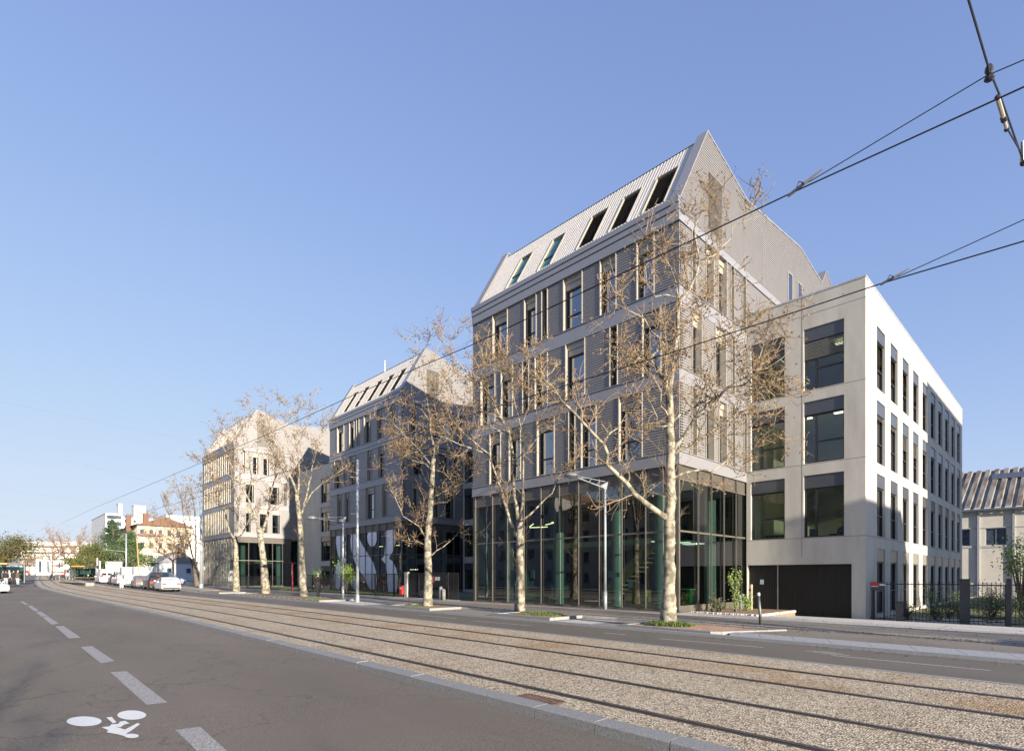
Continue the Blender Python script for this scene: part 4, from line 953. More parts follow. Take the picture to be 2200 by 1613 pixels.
for i, (x, y, h, rw, n, mm, lb) in enumerate(((-5.7, 31.2, .8, .5, 500, og, 'olive rosemary-like bush behind the fence, next to the sign'), (-4.7, 31.6, .7, .55, 500, shrubm, 'dark low bush behind the fence, second from the sign'), (-3.9, 33, .8, .5, 400, og, 'olive bush behind the fence, third from the sign'),
      (-5.6, 37, 1.6, .5, 400, lg, 'bright green young shrub against the sunlit window bays'), (-5.0, 42, 1.3, .7, 500, shrubm, 'dark bush before the middle window bays'), (-2.6, 39, .9, .6, 400, og, 'olive bush on the garden lawn'), (-4.2, 48, 1.6, .8, 500, shrubm, 'dark bush far back beside the window bays'),
      (-.6, 35.5, 1.9, .8, 800, shrubm, 'tall dark shrub behind the right gate post'), (-1.3, 31, .5, .6, 300, og, 'low olive plant behind the garden gate'), (.2, 33, 1.5, .7, 600, shrubm, 'dark shrub at the right picture edge behind the fence'), (-3.0, 34.5, 1.1, .9, 900, shrubm, 'wide dark shrub on the lawn left of the thick gate post'), (-1.7, 33.5, 1.2, .8, 800, shrubm, 'dark shrub seen through the middle of the garden gate'), (-.3, 31.6, 1.3, .7, 800, shrubm, 'dense dark shrub directly right of the slim gate post'), (-4.6, 34.5, .9, .8, 700, og, 'broad olive bush between the stones and the lawn'))):
    leafy('shrub', lb, x, y, -.3, h, rw, n, mm, 30 + i, group='garden shrubs', leaf=.045)
leafy('young_tree', 'young garden tree with pale green leaves before the shed wall', -2.55, 45, -.25, 4.4, 1.1, 900, lg, 50, leaf=.09, cat='tree', stemh=.45)
leafy('shrub', 'yellow-green leafy sapling in front of the left white figure', Xat(744, 24.5), 24.5, .3, 2.9, .7, 700, lg, 51, leaf=.1, stemh=.35)
leafy('shrub', 'small green shrub behind the fence beside the second nearest lamp', Xat(683, 24.5), 24.5, .3, 2.2, .6, 420, lg, 52, leaf=.08, stemh=.3)
# planted bed at the corner of the glass hall
r = thing('planter_bed', 'gravel-filled corner planter bed edged with stones beside the glass hall', 'planter', (-11, 25, -.1))
m = MB(); m.box(-12.5, -9.6, 23.6, 28.2, -.2, .14); m.build('bed', soil, r)
m = MB(); rnd = random.Random(3)
for i in range(60):
    x = -12.5 + i * .05; m.ball((x, 23.55 + rnd.uniform(-.03, .03), .12), .06, 1, .8, .9, n=5)
for i in range(60): m.ball((-9.55 + rnd.uniform(-.04, .04), 23.6 + i * .075, .10), .07, 1, .8, .9, n=5)
m.build('edging', conc_pave, r, recalc=False)
for i, (p, y, h, n, mm, lb) in enumerate(((1532, 24.3, .8, 300, og, 'feathery olive plant, first in the corner planter'), (1548, 24.6, .65, 260, og, 'low olive plant, second in the corner planter'), (1580, 25.2, 1.9, 420, lg, 'tall green plant in the corner planter'), (1604, 26.3, .8, 300, lg, 'bright green clump at the foot of the intercom post'))):
    leafy('plant', lb, Xat(p, y), y, .1, h, .3, n, mm, 60 + i, group='plants of the corner planter', cat='plant', leaf=.05, stemh=.1)
# intercom post, rail, bollards
Y = 27.2
x = Xat(1613.5, Y); z0, z1 = -.15, CAMZ + (YH - 1255) * NRM * Y / 1653
r = thing('intercom_post', 'tan square intercom post beside the garage door', 'post', (x, Y, z0)); m = MB(); m.box(x - .09, x + .05, Y - .07, Y + .07, z0 - .1, z1); m.build('body', mat('tan_metal', (.42, .36, .25), .5), r); m = MB(); m.box(x - .05, x + .02, Y - .075, Y - .071, z1 - .32, z1 - .22); m.box(x - .05, x + .02, Y - .075, Y - .071, z1 - .75, z1 - .6); m.build('button_panel', black, r)
x = Xat(1590, 26.6); z1 = CAMZ + (YH - 1278) * NRM * 26.6 / 1630
r = thing('reader_post', 'thin grey post with a short top arm left of the intercom post', 'post', (x, 26.6, -.1)); m = MB(); m.box(x - .05, x + .05, 26.55, 26.65, -.2, z1); m.build('shaft', gpaint, r); m = MB(); m.box(x - .08, x + .16, 26.5, 26.7, z1, z1 + .05); m.build('top_arm', gpaint, r)
c = onG(1634.5, 1341, .09); r = thing('bollard', 'slightly leaning grey bollard with a white cap before the garage door', 'bollard', tuple(c))
m = MB(); m.tube([(c.x, c.y, c.z - .05), (c.x - .07, c.y, c.z + .98)], [.055, .038], 12); m.build('shaft', mat('bollard_grey', (.20, .20, .19), .5, metal=.3), r, smooth=True); m = MB(); m.tube([(c.x - .07, c.y, c.z + .98), (c.x - .08, c.y, c.z + 1.09)], [.048, .048], 12); m.build('cap', white, r)
Y = 29.3; x = Xat(1933, Y); r = thing('bollard', 'squat dark square bollard before the garden fence', 'bollard', (x, Y, -.25)); m = MB(); m.box(x - .12, x + .12, Y - .12, Y + .12, -.35, .62); m.build('shaft', mat('anthracite', (.05, .05, .055), .5), r); m = MB(); m.box(x - .13, x + .13, Y - .13, Y + .13, .62, .66); m.build('cap', black, r)

lampc = emit('fill_and_panel_lamp', (1.0, .93, .78), 1.1)
for i, (x, y, z, lb) in enumerate(((-10.9, 32.6, 6.8, 'added fill lamp brightening the left first-floor office window'), (-8.6, 32.6, 6.8, 'added fill lamp brightening the right first-floor office window'), (-10.9, 32.8, 10.5, 'added fill lamp brightening the left second-floor office window'), (-8.6, 32.8, 10.5, 'lit ceiling lamp in the right second-floor office window'), (-8.6, 33.0, 14.25, 'added fill lamp brightening the top right office window'))):  # unseen lamps added to brighten the offices, save the right second-floor one
    r = thing('fill_lamp', lb, 'ceiling lamp', (x, y, z), 'office ceiling lamps'); m = MB(); m.box(x - .6, x + .6, y - .12, y + .12, z - .06, z); m.build('diffuser', lampc, r); m = MB(); m.box(x - .05, x + .05, y - .05, y + .05, z + .001, z + .14); m.build('mount', black, r)
for i, (y, lb) in enumerate(((24.6, 'bright ceiling panel behind the side glass nearest the corner'), (26.2, 'second bright ceiling panel behind the side glass'), (27.7, 'third bright ceiling panel behind the side glass'))):
    r = thing('ceiling_panel', lb, 'ceiling lamp', (-14.6, y, 3.55), 'ceiling panels behind the side glass'); m = MB(); m.box(-15.1, -14.1, y - .28, y + .28, 3.5, 3.55); m.build('diffuser', lampc, r); m = MB(); m.box(-14.62, -14.58, y - .02, y + .02, 3.551, 6.7); m.build('hanger', black, r)
# ------------------------------------------------------------------ plane trees
CAM = Vector((0, 0, CAMZ))
def limb_pts(pxs, base, depth0, drift, rnd):
    """limb points: seen directions taken from the tree's own vertical plane, with the limb leaning nearer or farther as it grows"""
    fwd = Vector((fx, fy, 0)); zc = (base - CAM).dot(fwd); out = []
    n = len(pxs)
    for i, (x, y) in enumerate(pxs):
        d = ray(x, y); s = (zc + depth0 + drift * i / max(1, n - 1)) / d.dot(fwd); out.append(CAM + d * s)
    return out
def resample(pts, step):
    out = [pts[0]]; 
    for a, b in zip(pts, pts[1:]):
        n = max(1, int((b - a).length / step))
        for i in range(1, n + 1): out.append(a.lerp(b, i / n))
    return out
def jag(p, q, L, rnd, n=4, up=.25):
    """crooked twig from p along q"""
    out = [p]; d = q.normalized()
    for i in range(n):
        d = (d + Vector((rnd.gauss(0, .28), rnd.gauss(0, .28), rnd.gauss(0, .24) + up * .25))).normalized()
        out.append(out[-1] + d * L / n)
    return out
TK = [1.0]
def grow(limbs, rnd, tw, lf, dens, l2=(.7, 1.7), leaf=.04, leafn=3, sub=(10, 16), l3=(.25, .85), start=.18, fine=True):
    for pts, r0, r1 in limbs:
        P = resample(pts, .25); n = len(P)
        for i in range(int(n * start), n):
            f = i / n
            if rnd.random() > dens * (.25 + 1.0 * f): continue
            t = (P[min(i + 1, n - 1)] - P[max(0, i - 1)])
            if t.length < 1e-5: continue
            t.normalize(); s_ = Vector([rnd.gauss(0, 1) for _ in range(3)]); s_ = (s_ - t * s_.dot(t)).normalized()
            d = (t * rnd.uniform(.1, .9) + s_ + Vector((0, 0, .25)))
            L = rnd.uniform(*l2) * (1.1 - .35 * f); rr = max(.006, min(.022, (r0 + (r1 - r0) * f) * .4)) * TK[0]
            b = jag(P[i], d, L, rnd, 5); tw.tube(b, [rr * 1.2, rr, rr * .85, rr * .7, rr * .6, rr * .5], 4, cap=False)
            for _ in range(rnd.randint(*sub)):
                k = rnd.randint(1, 5); e = Vector([rnd.gauss(0, 1) for _ in range(3)]) + d.normalized() * .8; e.z += .3
                c = jag(b[k], e, rnd.uniform(*l3), rnd, 3); tw.tube(c, [.011 * TK[0], .009 * TK[0], .007 * TK[0], .005 * TK[0]], 3, cap=False)
                for q in range(leafn):
                    if rnd.random() < .62:
                        o = c[rnd.randint(1, 3)] + Vector([rnd.gauss(0, .025) for _ in range(3)]); u = Vector([rnd.gauss(0, 1) for _ in range(3)]).normalized(); v = u.orthogonal().normalized(); S__ = leaf * rnd.uniform(.4, 1.05)
                        w_ = u.cross(v) * S__ * .5
                        lf.add([o - u * S__, o + v * S__ * .6 + w_, o + u * S__, o - v * S__ * .6], [(0, 1, 2), (0, 2, 3)])
                if fine:
                    e2 = Vector([rnd.gauss(0, 1) for _ in range(3)]); c2 = jag(c[2], e2, rnd.uniform(.1, .3), rnd, 2); tw.tube(c2, [.008, .006, .005], 3, cap=False)
                    o = c2[-1]; u = Vector([rnd.gauss(0, 1) for _ in range(3)]).normalized(); v = u.orthogonal().normalized(); S__ = leaf * .7
                    lf.add([o - u * S__, o + v * S__, o + u * S__, o - v * S__], [(0, 1, 2, 3)])
def px_tree(label, base, trunk, limbs, dens=.55, leaf=.04, seed=1, bm=None, leafn=3, shoots=0, group='plane trees along the street', name='plane_tree', l2=(.7, 1.7)):
    base = onG(trunk[0][0], trunk[0][1], .1)
    rnd = random.Random(seed); r = thing(name, label, 'tree', tuple(base), group)
    tk = MB(); tp = [Vector((base.x, base.y, base.z - .1))] + limb_pts([t[:2] for t in trunk[1:]], base, 0, 0, rnd)
    rad = [t[2] for t in trunk]; rad[0] *= 1.25
    P = [tp[0]]; Rr = [rad[0]]
    for i in range(len(tp) - 1):
        n = max(2, int((tp[i + 1] - tp[i]).length / .3))
        for k in range(1, n + 1):
            f = k / n; P.append(tp[i].lerp(tp[i + 1], f) + Vector((rnd.gauss(0, .012), rnd.gauss(0, .012), 0))); Rr.append((rad[i] + (rad[i + 1] - rad[i]) * f) * rnd.uniform(.95, 1.06))
    tk.tube(P, Rr, 12)
    LB = []
    for pxs, r0, r1, d0, dr in limbs:
        pts = limb_pts(pxs, base, d0, dr, rnd); sm = resample(pts, .35); n = len(sm)
        sm = [p + (Vector((rnd.gauss(0, .02), rnd.gauss(0, .02), rnd.gauss(0, .02))) if 0 < i < n - 1 else Vector()) for i, p in enumerate(sm)]
        tk.tube(sm, [r0 + (r1 - r0) * (i / max(1, n - 1)) ** .8 for i in range(n)], 8); LB.append((sm, r0, r1))
    for _ in range(14):     # knots
        i = rnd.randint(2, len(P) - 2); a = rnd.uniform(0, 6.28); tk.ball(P[i] + Vector((math.cos(a), math.sin(a), 0)) * Rr[i] * .85, Rr[i] * .25, 1, 1, 1.2, n=6)
    tk.build('trunk', bm or bark, r, smooth=True, recalc=False)
    tw, lf = MB(), MB(); grow(LB, rnd, tw, lf, dens, leaf=leaf, leafn=leafn, l2=l2)
    for _ in range(shoots):
        i = rnd.randint(int(len(P) * .42), len(P) - 1); a = rnd.uniform(0, 6.28); d = Vector((math.cos(a), math.sin(a), rnd.uniform(.1, 1.1)))
        b = jag(P[i], d, rnd.uniform(.6, 2.0), rnd, 6, up=.9); tw.tube(b, [.012, .011, .009, .007, .006, .004, .003], 4, cap=False)
        for k in range(4):
            c = jag(b[rnd.randint(2, 5)], d + Vector((rnd.gauss(0, .6), rnd.gauss(0, .6), .4)), rnd.uniform(.2, .5), rnd, 3); tw.tube(c, [.005, .004, .004, .003], 3, cap=False)
    tw.build('twigs', twig, r, recalc=False); lf.build('dry_leaves', dryleaf, r, recalc=False)
    return r
gp = lambda t, o, z=.1: path(t, o, z)
px_tree('nearest plane tree, tallest, with a straight trunk before the corner of the largest building', gp(*T1o),
    [(1437, 1343, .235), (1436, 1243, .20), (1439, 1119, .19), (1440, 1026, .165), (1440, 964, .15), (1439, 871, .125), (1436, 838, .12)],
    [([(1436, 838), (1424, 820), (1409, 791), (1400, 782), (1399, 770), (1415, 749), (1442, 728)], .085, .03, 0, .6), ([(1433, 826), (1428, 791), (1433, 743), (1428, 715)], .05, .02, 0, -.5),
     ([(1438, 838), (1446, 797), (1448, 761), (1455, 716), (1457, 678), (1461, 648), (1478, 624), (1495, 588), (1504, 556), (1492, 523), (1489, 499), (1507, 454), (1510, 413)], .09, .012, 0, .8),
     ([(1460, 648), (1449, 600), (1439, 573), (1424, 547), (1405, 520)], .035, .01, .5, -.6), ([(1504, 558), (1531, 550), (1555, 529), (1570, 511), (1576, 490), (1611, 469), (1635, 463)], .03, .008, .7, .8),
     ([(1455, 666), (1478, 663), (1507, 660), (1531, 654), (1560, 630)], .03, .01, .4, 1.0), ([(1451, 639), (1430, 632), (1409, 636), (1390, 610), (1385, 560)], .03, .008, .4, -1.0), ([(1430, 745), (1400, 710), (1385, 684), (1358, 672), (1330, 655), (1290, 640)], .035, .01, .3, -.8),
     ([(1434, 1113), (1422, 1103), (1378, 1076), (1347, 1041), (1319, 1014), (1304, 995), (1307, 976), (1295, 952), (1267, 921), (1236, 890), (1206, 860), (1189, 833), (1166, 816), (1140, 807)], .115, .02, 0, -1.5),
     ([(1296, 952), (1310, 930), (1330, 918), (1345, 890)], .03, .01, -.7, .6), ([(1400, 782), (1370, 770), (1340, 772), (1300, 760)], .03, .008, .2, -1.2), ([(1415, 830), (1395, 800), (1380, 780), (1360, 740), (1330, 720)], .03, .008, .1, .8),
     ([(1443, 973), (1471, 933), (1496, 896), (1533, 865), (1552, 843), (1564, 832), (1588, 820), (1602, 809), (1620, 800), (1640, 780)], .09, .012, 0, -1.2), ([(1602, 809), (1625, 830), (1640, 860), (1650, 900)], .025, .008, -.9, -.6), ([(1620, 800), (1650, 790), (1680, 770), (1700, 750)], .02, .006, -1.1, -.4),
     ([(1600, 812), (1625, 790), (1640, 740), (1650, 710)], .022, .006, -.8, .8), ([(1640, 830), (1660, 850), (1670, 890), (1660, 930)], .018, .006, -1.2, .4), ([(1610, 808), (1640, 815), (1670, 830), (1680, 850)], .018, .006, -1.0, .9),
     ([(1450, 973), (1484, 955), (1521, 933), (1561, 899), (1583, 893), (1600, 880)], .06, .012, .1, 1.0), ([(1447, 905), (1459, 890), (1490, 877), (1505, 859), (1509, 840), (1522, 812), (1530, 770), (1545, 730)], .045, .01, 0, 1.2),
     ([(1443, 911), (1425, 917), (1409, 914), (1412, 896), (1400, 870)], .03, .01, 0, -.8), ([(1440, 905), (1428, 883), (1419, 871), (1421, 840), (1405, 810), (1395, 800)], .035, .01, 0, -.6),
     ([(1448, 1026), (1471, 1014), (1508, 1009), (1530, 1010), (1564, 989), (1611, 965)], .05, .01, 0, .9), ([(1530, 770), (1555, 750), (1580, 740), (1600, 700)], .02, .008, 1, .5)],
    dens=.98, leaf=.05, seed=11, shoots=34)
px_tree('four-stemmed plane tree, second nearest, standing left of the street lamp', gp(*T2o),
    [(1117, 1312, .21), (1117, 1240, .185), (1116, 1175, .17), (1116, 1121, .17)],
    [([(1110, 1152), (1094, 1115), (1088, 1089), (1073, 1041), (1055, 993), (1050, 976), (1016, 949), (986, 921), (967, 898), (958, 870)], .085, .014, 0, -1.2), ([(1050, 976), (1007, 961), (961, 942), (938, 934), (915, 915)], .04, .01, -.5, -.9),
     ([(1113, 1118), (1105, 1071), (1101, 1013), (1101, 980), (1096, 938), (1088, 923), (1071, 888), (1062, 864), (1050, 843), (1035, 816), (1016, 805), (995, 791), (978, 772), (965, 744), (940, 725), (913, 715)], .1, .010, 0, 1.0),
     ([(1098, 938), (1117, 919), (1130, 892), (1140, 862), (1163, 843), (1190, 815)], .04, .01, .3, .9), ([(1083, 934), (1050, 913), (1024, 888), (1010, 860)], .03, .008, .3, -.7), ([(1071, 888), (1075, 850), (1080, 810), (1070, 770)], .028, .008, .5, -.8),
     ([(1119, 1118), (1123, 1067), (1124, 1023), (1124, 980), (1126, 976), (1121, 930), (1111, 888), (1102, 850), (1102, 808), (1100, 770), (1085, 745)], .07, .010, 0, -.6), ([(1102, 990), (1134, 968), (1159, 932), (1185, 915), (1214, 904)], .03, .01, 0, -1.0),
     ([(1102, 820), (1125, 800), (1140, 770), (1150, 740)], .025, .008, -.4, -.6), ([(1035, 816), (1040, 780), (1035, 745), (1050, 720)], .02, .007, .8, .5), ([(1102, 808), (1080, 790), (1060, 780), (1040, 785)], .02, .007, -.5, -.7),
     ([(1123, 1117), (1149, 1097), (1164, 1080), (1186, 1058), (1199, 1028), (1212, 1000), (1238, 989)], .055, .010, 0, .9)],
    dens=1.05, leaf=.05, seed=12, shoots=8)
px_tree('third nearest plane tree, single slim trunk before the black barred gate', gp(*T3o),
    [(918, 1303, .22), (920, 1240, .20), (918.6, 1175, .185), (921, 1132, .165), (925, 1078, .14), (929, 1023, .12), (931, 985, .11)],
    [([(931, 990), (934, 959), (944, 942), (957, 921), (967, 895), (975, 860)], .06, .012, 0, -.8), ([(930, 985), (929, 951), (923, 902), (919, 875), (912, 829), (911, 786), (905, 770)], .07, .010, 0, .7),
     ([(932, 1067), (955, 1056), (977, 1047), (999, 1034), (1016, 1019), (1022, 1000)], .055, .012, 0, .8), ([(934, 1082), (958, 1078), (975, 1067), (988, 1052)], .05, .012, 0, -1.0),
     ([(929, 1010), (910, 993), (882, 980), (860, 960)], .04, .01, 0, -.9), ([(925, 997), (902, 968), (877, 944), (860, 925), (838, 900)], .05, .01, 0, .9), ([(919, 997), (885, 987), (870, 966), (866, 951)], .03, .01, 0, 1.2),
     ([(912, 1151), (899, 1130), (882, 1119), (866, 1108), (845, 1060), (838, 1050)], .04, .01, 0, -.8), ([(910, 1169), (893, 1162), (880, 1164), (873, 1140)], .03, .01, 0, .8), ([(927, 1193), (951, 1175), (973, 1156), (984, 1145)], .035, .012, 0, 1.0),
     ([(923, 902), (905, 880), (885, 870), (860, 880)], .03, .008, .3, .9), ([(944, 942), (970, 930), (990, 905), (1000, 880)], .03, .008, -.2, .9), ([(902, 968), (880, 975), (850, 990), (820, 1000)], .025, .008, .3, -.6), ([(919, 875), (940, 850), (955, 820)], .02, .008, .3, -.6)],
    dens=.85, leaf=.055, seed=13, shoots=14, l2=(.8, 2.0))
px_tree('plane tree with the walking person beside its trunk, left of the second nearest lamp', gp(39.5, 16.9),
    [(652.6, 1281, .26), (648, 1203, .22), (647, 1161, .21), (643, 1105, .18), (637, 1063, .15)],
    [([(638, 1066), (632, 1041), (606.5, 985), (592.6, 952), (580, 920), (575, 890)], .1, .02, 0, -1), ([(640, 1063), (643, 1007), (637, 957), (630, 915), (620, 875), (600, 860)], .09, .02, 0, 1), ([(648, 1105), (662, 1049), (673.5, 996), (687.5, 935), (700, 910)], .08, .02, 0, -.8), ([(651, 1091), (671, 1058), (701, 1033), (729, 1013), (745, 1000)], .07, .02, 0, .8), ([(643, 1077), (623, 1041), (606.5, 1007), (590, 990)], .06, .02, 0, .7), ([(637, 957), (655, 930), (660, 890), (655, 860)], .04, .015, .6, .8)],
    dens=.98, leaf=.06, seed=14, shoots=6, l2=(1.0, 2.4))
px_tree('leaning plane tree with a forked trunk in the middle of the farther group', gp(44.5, 16.9),
    [(571.6, 1275, .30), (566, 1203, .25), (560.5, 1161, .24), (556, 1133, .22)],
    [([(556, 1135), (548, 1108), (534, 1072), (511.6, 1035), (495, 993.5), (480, 960), (470, 925)], .13, .02, 0, -1), ([(560, 1155), (576, 1105), (581, 1063), (592.6, 1021), (590, 980), (570, 940), (545, 915)], .13, .02, 0, 1), ([(511, 1035), (480, 1010), (450, 990), (430, 980)], .05, .015, -.4, -.6), ([(576, 1105), (600, 1080), (620, 1050)], .05, .02, .3, .8), ([(534, 1072), (540, 1030), (535, 980), (530, 930), (540, 885)], .06, .015, -.3, .6)],
    dens=.95, leaf=.065, seed=15, l2=(1.0, 2.4))
px_tree('slim plane tree behind the leaning one, before the farthest glass front', gp(46, 20.3),
    [(595, 1250, .17), (596, 1205, .16), (601, 1161, .14), (601, 1140, .13)],
    [([(601, 1145), (593, 1119), (580, 1090)], .06, .02, 0, .6), ([(601, 1140), (612, 1110), (625, 1080), (640, 1070)], .06, .02, 0, -.5), ([(601, 1142), (603, 1100), (607, 1060), (605, 1040)], .07, .02, 0, .4)], dens=.85, leaf=.06, seed=16, l2=(.9, 1.9))
px_tree('plane tree with a straight pale trunk at the left corner of the farthest glass front', gp(51.5, 17.2),
    [(508, 1270, .27), (507, 1220, .24), (507, 1166.5, .22), (507, 1155, .21)],
    [([(506, 1160), (492, 1141), (484, 1099.6), (470, 1058), (455, 1010), (445, 970)], .11, .02, 0, -1), ([(508, 1157), (520, 1147), (531, 1125), (545, 1090)], .08, .02, 0, .7), ([(507, 1157), (509, 1147), (511.6, 1091), (500, 1030), (492, 979), (485, 920)], .11, .02, 0, 1), ([(484, 1099), (465, 1080), (440, 1060), (425, 1050)], .05, .015, -.4, .6)], dens=.9, leaf=.07, seed=17, l2=(1.0, 2.3))
px_tree('dark spreading tree with an ivy-clad trunk left of the farthest building', gp(62, 17.6),
    [(425.5, 1258, .38), (421, 1224, .34), (415, 1207, .3)],
    [([(416, 1210), (399, 1193), (384.5, 1142), (368, 1117.5), (355, 1090), (345, 1060)], .14, .025, 0, -1.2), ([(412, 1205), (385, 1180), (358, 1164.5), (330, 1150), (320, 1135)], .1, .02, 0, 1), ([(420, 1215), (421, 1152), (417, 1091), (410, 1050)], .14, .025, 0, 1.2), ([(418, 1210), (405, 1160), (395, 1120), (390, 1070), (380, 1040)], .12, .025, 0, -.6), ([(385, 1142), (372, 1150), (350, 1130), (335, 1100)], .06, .02, -.6, .8), ([(421, 1160), (412, 1130), (400, 1090), (398, 1050)], .07, .02, .5, .4)],
    dens=1.0, leaf=.075, seed=18, bm=barkd, l2=(1.1, 2.6))
# off-frame trees and buildings on the right: they throw the long shadows over the pavement
def plain_tree(label, x, y, h, seed, bm=None, leaf=.06, name='plane_tree', cat='tree', group='plane trees along the street', dens=.6, spread=.35, lean=0):
    rnd = random.Random(seed); z = gt(-x) + .1; r = thing(name, label, cat, (x, y, z), group); tk = MB()
    fork = h * .36; base = Vector((x, y, z - .1)); top = Vector((x + lean, y, z + fork)); tk.tube([base, base.lerp(top, .5), top], [h * .022, h * .018, h * .016], 8); LB = []
    for k in range(6):
        a = k * 1.05 + rnd.uniform(-.3, .3); e = Vector((x + math.cos(a) * h * spread * rnd.uniform(.5, 1), y + math.sin(a) * h * spread * rnd.uniform(.5, 1), z + h * rnd.uniform(.75, 1)))
        m_ = top.lerp(e, .5) + Vector((math.cos(a), math.sin(a), 0)) * h * .05; P = resample([top, m_, e], .6); P = [p + Vector([rnd.gauss(0, .05) for _ in range(3)]) if 0 < i < len(P) - 1 else p for i, p in enumerate(P)]
        tk.tube(P, [h * .009 * (1 - .85 * i / len(P)) for i in range(len(P))], 6); LB.append((P, h * .009, .015))
    tk.build('trunk', bm or bark, r, smooth=True, recalc=False); tw, lf = MB(), MB(); grow(LB, rnd, tw, lf, dens, l2=(h * .08, h * .2), leaf=leaf, leafn=2, sub=(3, 6), l3=(.3, .9), fine=False)
    tw.build('twigs', twig, r, recalc=False); lf.build('dry_leaves', dryleaf, r, recalc=False); return r
for i, (x, y) in enumerate(((12, 16.3), (20, 18.0), (29.5, 17.4))):
    plain_tree(['bare plane tree outside the right edge, nearest of its row', 'bare plane tree outside the right edge, second of its row', 'bare plane tree outside the right edge, third of its row', 'bare plane tree outside the right edge, fourth of its row'][i], x, y, 9.5, 70 + i, dens=.25)
for i, (x, y) in enumerate(((17, -4.6), (27, -3.4))):
    plain_tree(['bare tree behind the viewpoint, nearest one beside the road', 'bare tree behind the viewpoint, second beside the road', 'bare tree behind the viewpoint, set back from the road'][i], x, y, 8.0, 80 + i, dens=.25, group='trees on the near side of the road')
wall_w = mat('wall_warm', (.46, .40, .32), .85, scale=.5, var=.08); wall_g = mat('wall_grey', (.40, .40, .39), .85, scale=.5, var=.08); tile = mat('roof_tile', (.165, .085, .06), .8, scale=3, var=.25, stretch=(1, 1, 4))
winglass = mat('far_glass', (.06, .08, .10), .12, var=.4, scale=.7)
def block(name, label, x0, x1, y0, y1, z0, z1, wm, side='-y', nx=5, nz=4, ww=1.0, wh=1.6, rm=None, roof='flat', group=None, faces=('-y', '+x'), cat='building', ov=.35, rh=2.2):
    r = thing(name, label, cat, ((x0 + x1) / 2, (y0 + y1) / 2, z0), group)
    m = MB(); m.box(x0, x1, y0, y1, z0 - 1, z1); m.build('wall', wm, r)
    if roof == 'flat': m = MB(); m.box(x0 - ov * .3, x1 + ov * .3, y0 - ov * .3, y1 + ov * .3, z1, z1 + .3); m.build('roof', rm or wall_g, r)
    else:
        m = MB(); yc = (y0 + y1) / 2; m.prism([(x0 - ov, y0 - ov, z1), (x0 - ov, y1 + ov, z1), (x0 - ov, yc, z1 + rh)], (x1 - x0 + 2 * ov, 0, 0)); m.build('roof', rm or tile, r)
    for f in faces:
        L = (x1 - x0) if f in ('-y', '+y') else (y1 - y0); k = nx if f in ('-y', '+y') else max(1, int(nx * (y1 - y0) / (x1 - x0)))
        tf = {'-y': lambda u, v, w_: Vector((x0 + u, y0 - w_, v)), '+x': lambda u, v, w_: Vector((x1 + w_, y0 + u, v)), '+y': lambda u, v, w_: Vector((x0 + u, y1 + w_, v))}[f]
        for j in range(nz):
            zc = z0 + (j + .55) * (z1 - z0) / nz
            for i in range(k):
                u = (i + .5) * L / k
                m = MB(tf); t_ = .09; m.box(u - ww / 2 - t_, u - ww / 2, zc - wh / 2 - t_, zc + wh / 2 + t_, 0, .06); m.box(u + ww / 2, u + ww / 2 + t_, zc - wh / 2 - t_, zc + wh / 2 + t_, 0, .06); m.box(u - ww / 2, u + ww / 2, zc + wh / 2, zc + wh / 2 + t_, 0, .06); m.box(u - ww / 2 - t_ * 1.5, u + ww / 2 + t_ * 1.5, zc - wh / 2 - t_ * 1.6, zc - wh / 2 - t_, 0, .12)
                m.quad((u - ww / 2, zc - wh / 2, .01), (u + ww / 2, zc - wh / 2, .01), (u + ww / 2, zc + wh / 2, .01), (u - ww / 2, zc + wh / 2, .01), 1)
                m.build('window', [wm, winglass], r)
    return r
block('corner_building', 'tall plain building outside the frame to the right, shading the far bays', 30, 44, 39.5, 60, -.3, 22.5, wall_g, nx=5, nz=7, faces=('-y',))
block('low_building', 'lower plain building outside the frame to the right, shading the garage front', 30, 44, 24.2, 31.9, -.3, 13.4, wall_w, nx=4, nz=4, faces=('-y',))
for i, (x0, x1, h, wm) in enumerate(((-235, -191, 16, wall_g), (-290, -236, 15, wall_w), (-360, -291, 17, wall_g), (-110, -83, 13, wall_w), (-145, -111, 15, wall_g), (-190, -146, 14, wall_w), (-10, 12, 13, wall_w), (-32, -11, 15, wall_g), (-56, -33, 12, wall_w), (-82, -57, 14, wall_g), (13, 34, 13, wall_w))):
    block('street_building', ['grey block across the street, third from its far end', 'warm block across the street, second from its far end', 'grey block at the far end across the street', 'warm house across the street, before the far corner', 'grey house across the street near the tram stop', 'warm long house across the street past the tram stop', 'warm rendered house across the street behind the viewpoint', 'grey rendered house across the street, second left of the viewpoint', 'warm low house across the street, third left of the viewpoint', 'grey house across the street, farthest left', 'warm house across the street right of the viewpoint'][i], x0, x1, -30, -19, 0, h, wm, nx=7, nz=4, faces=('+y',), roof='pitched', rh=1.5, group='houses across the street')

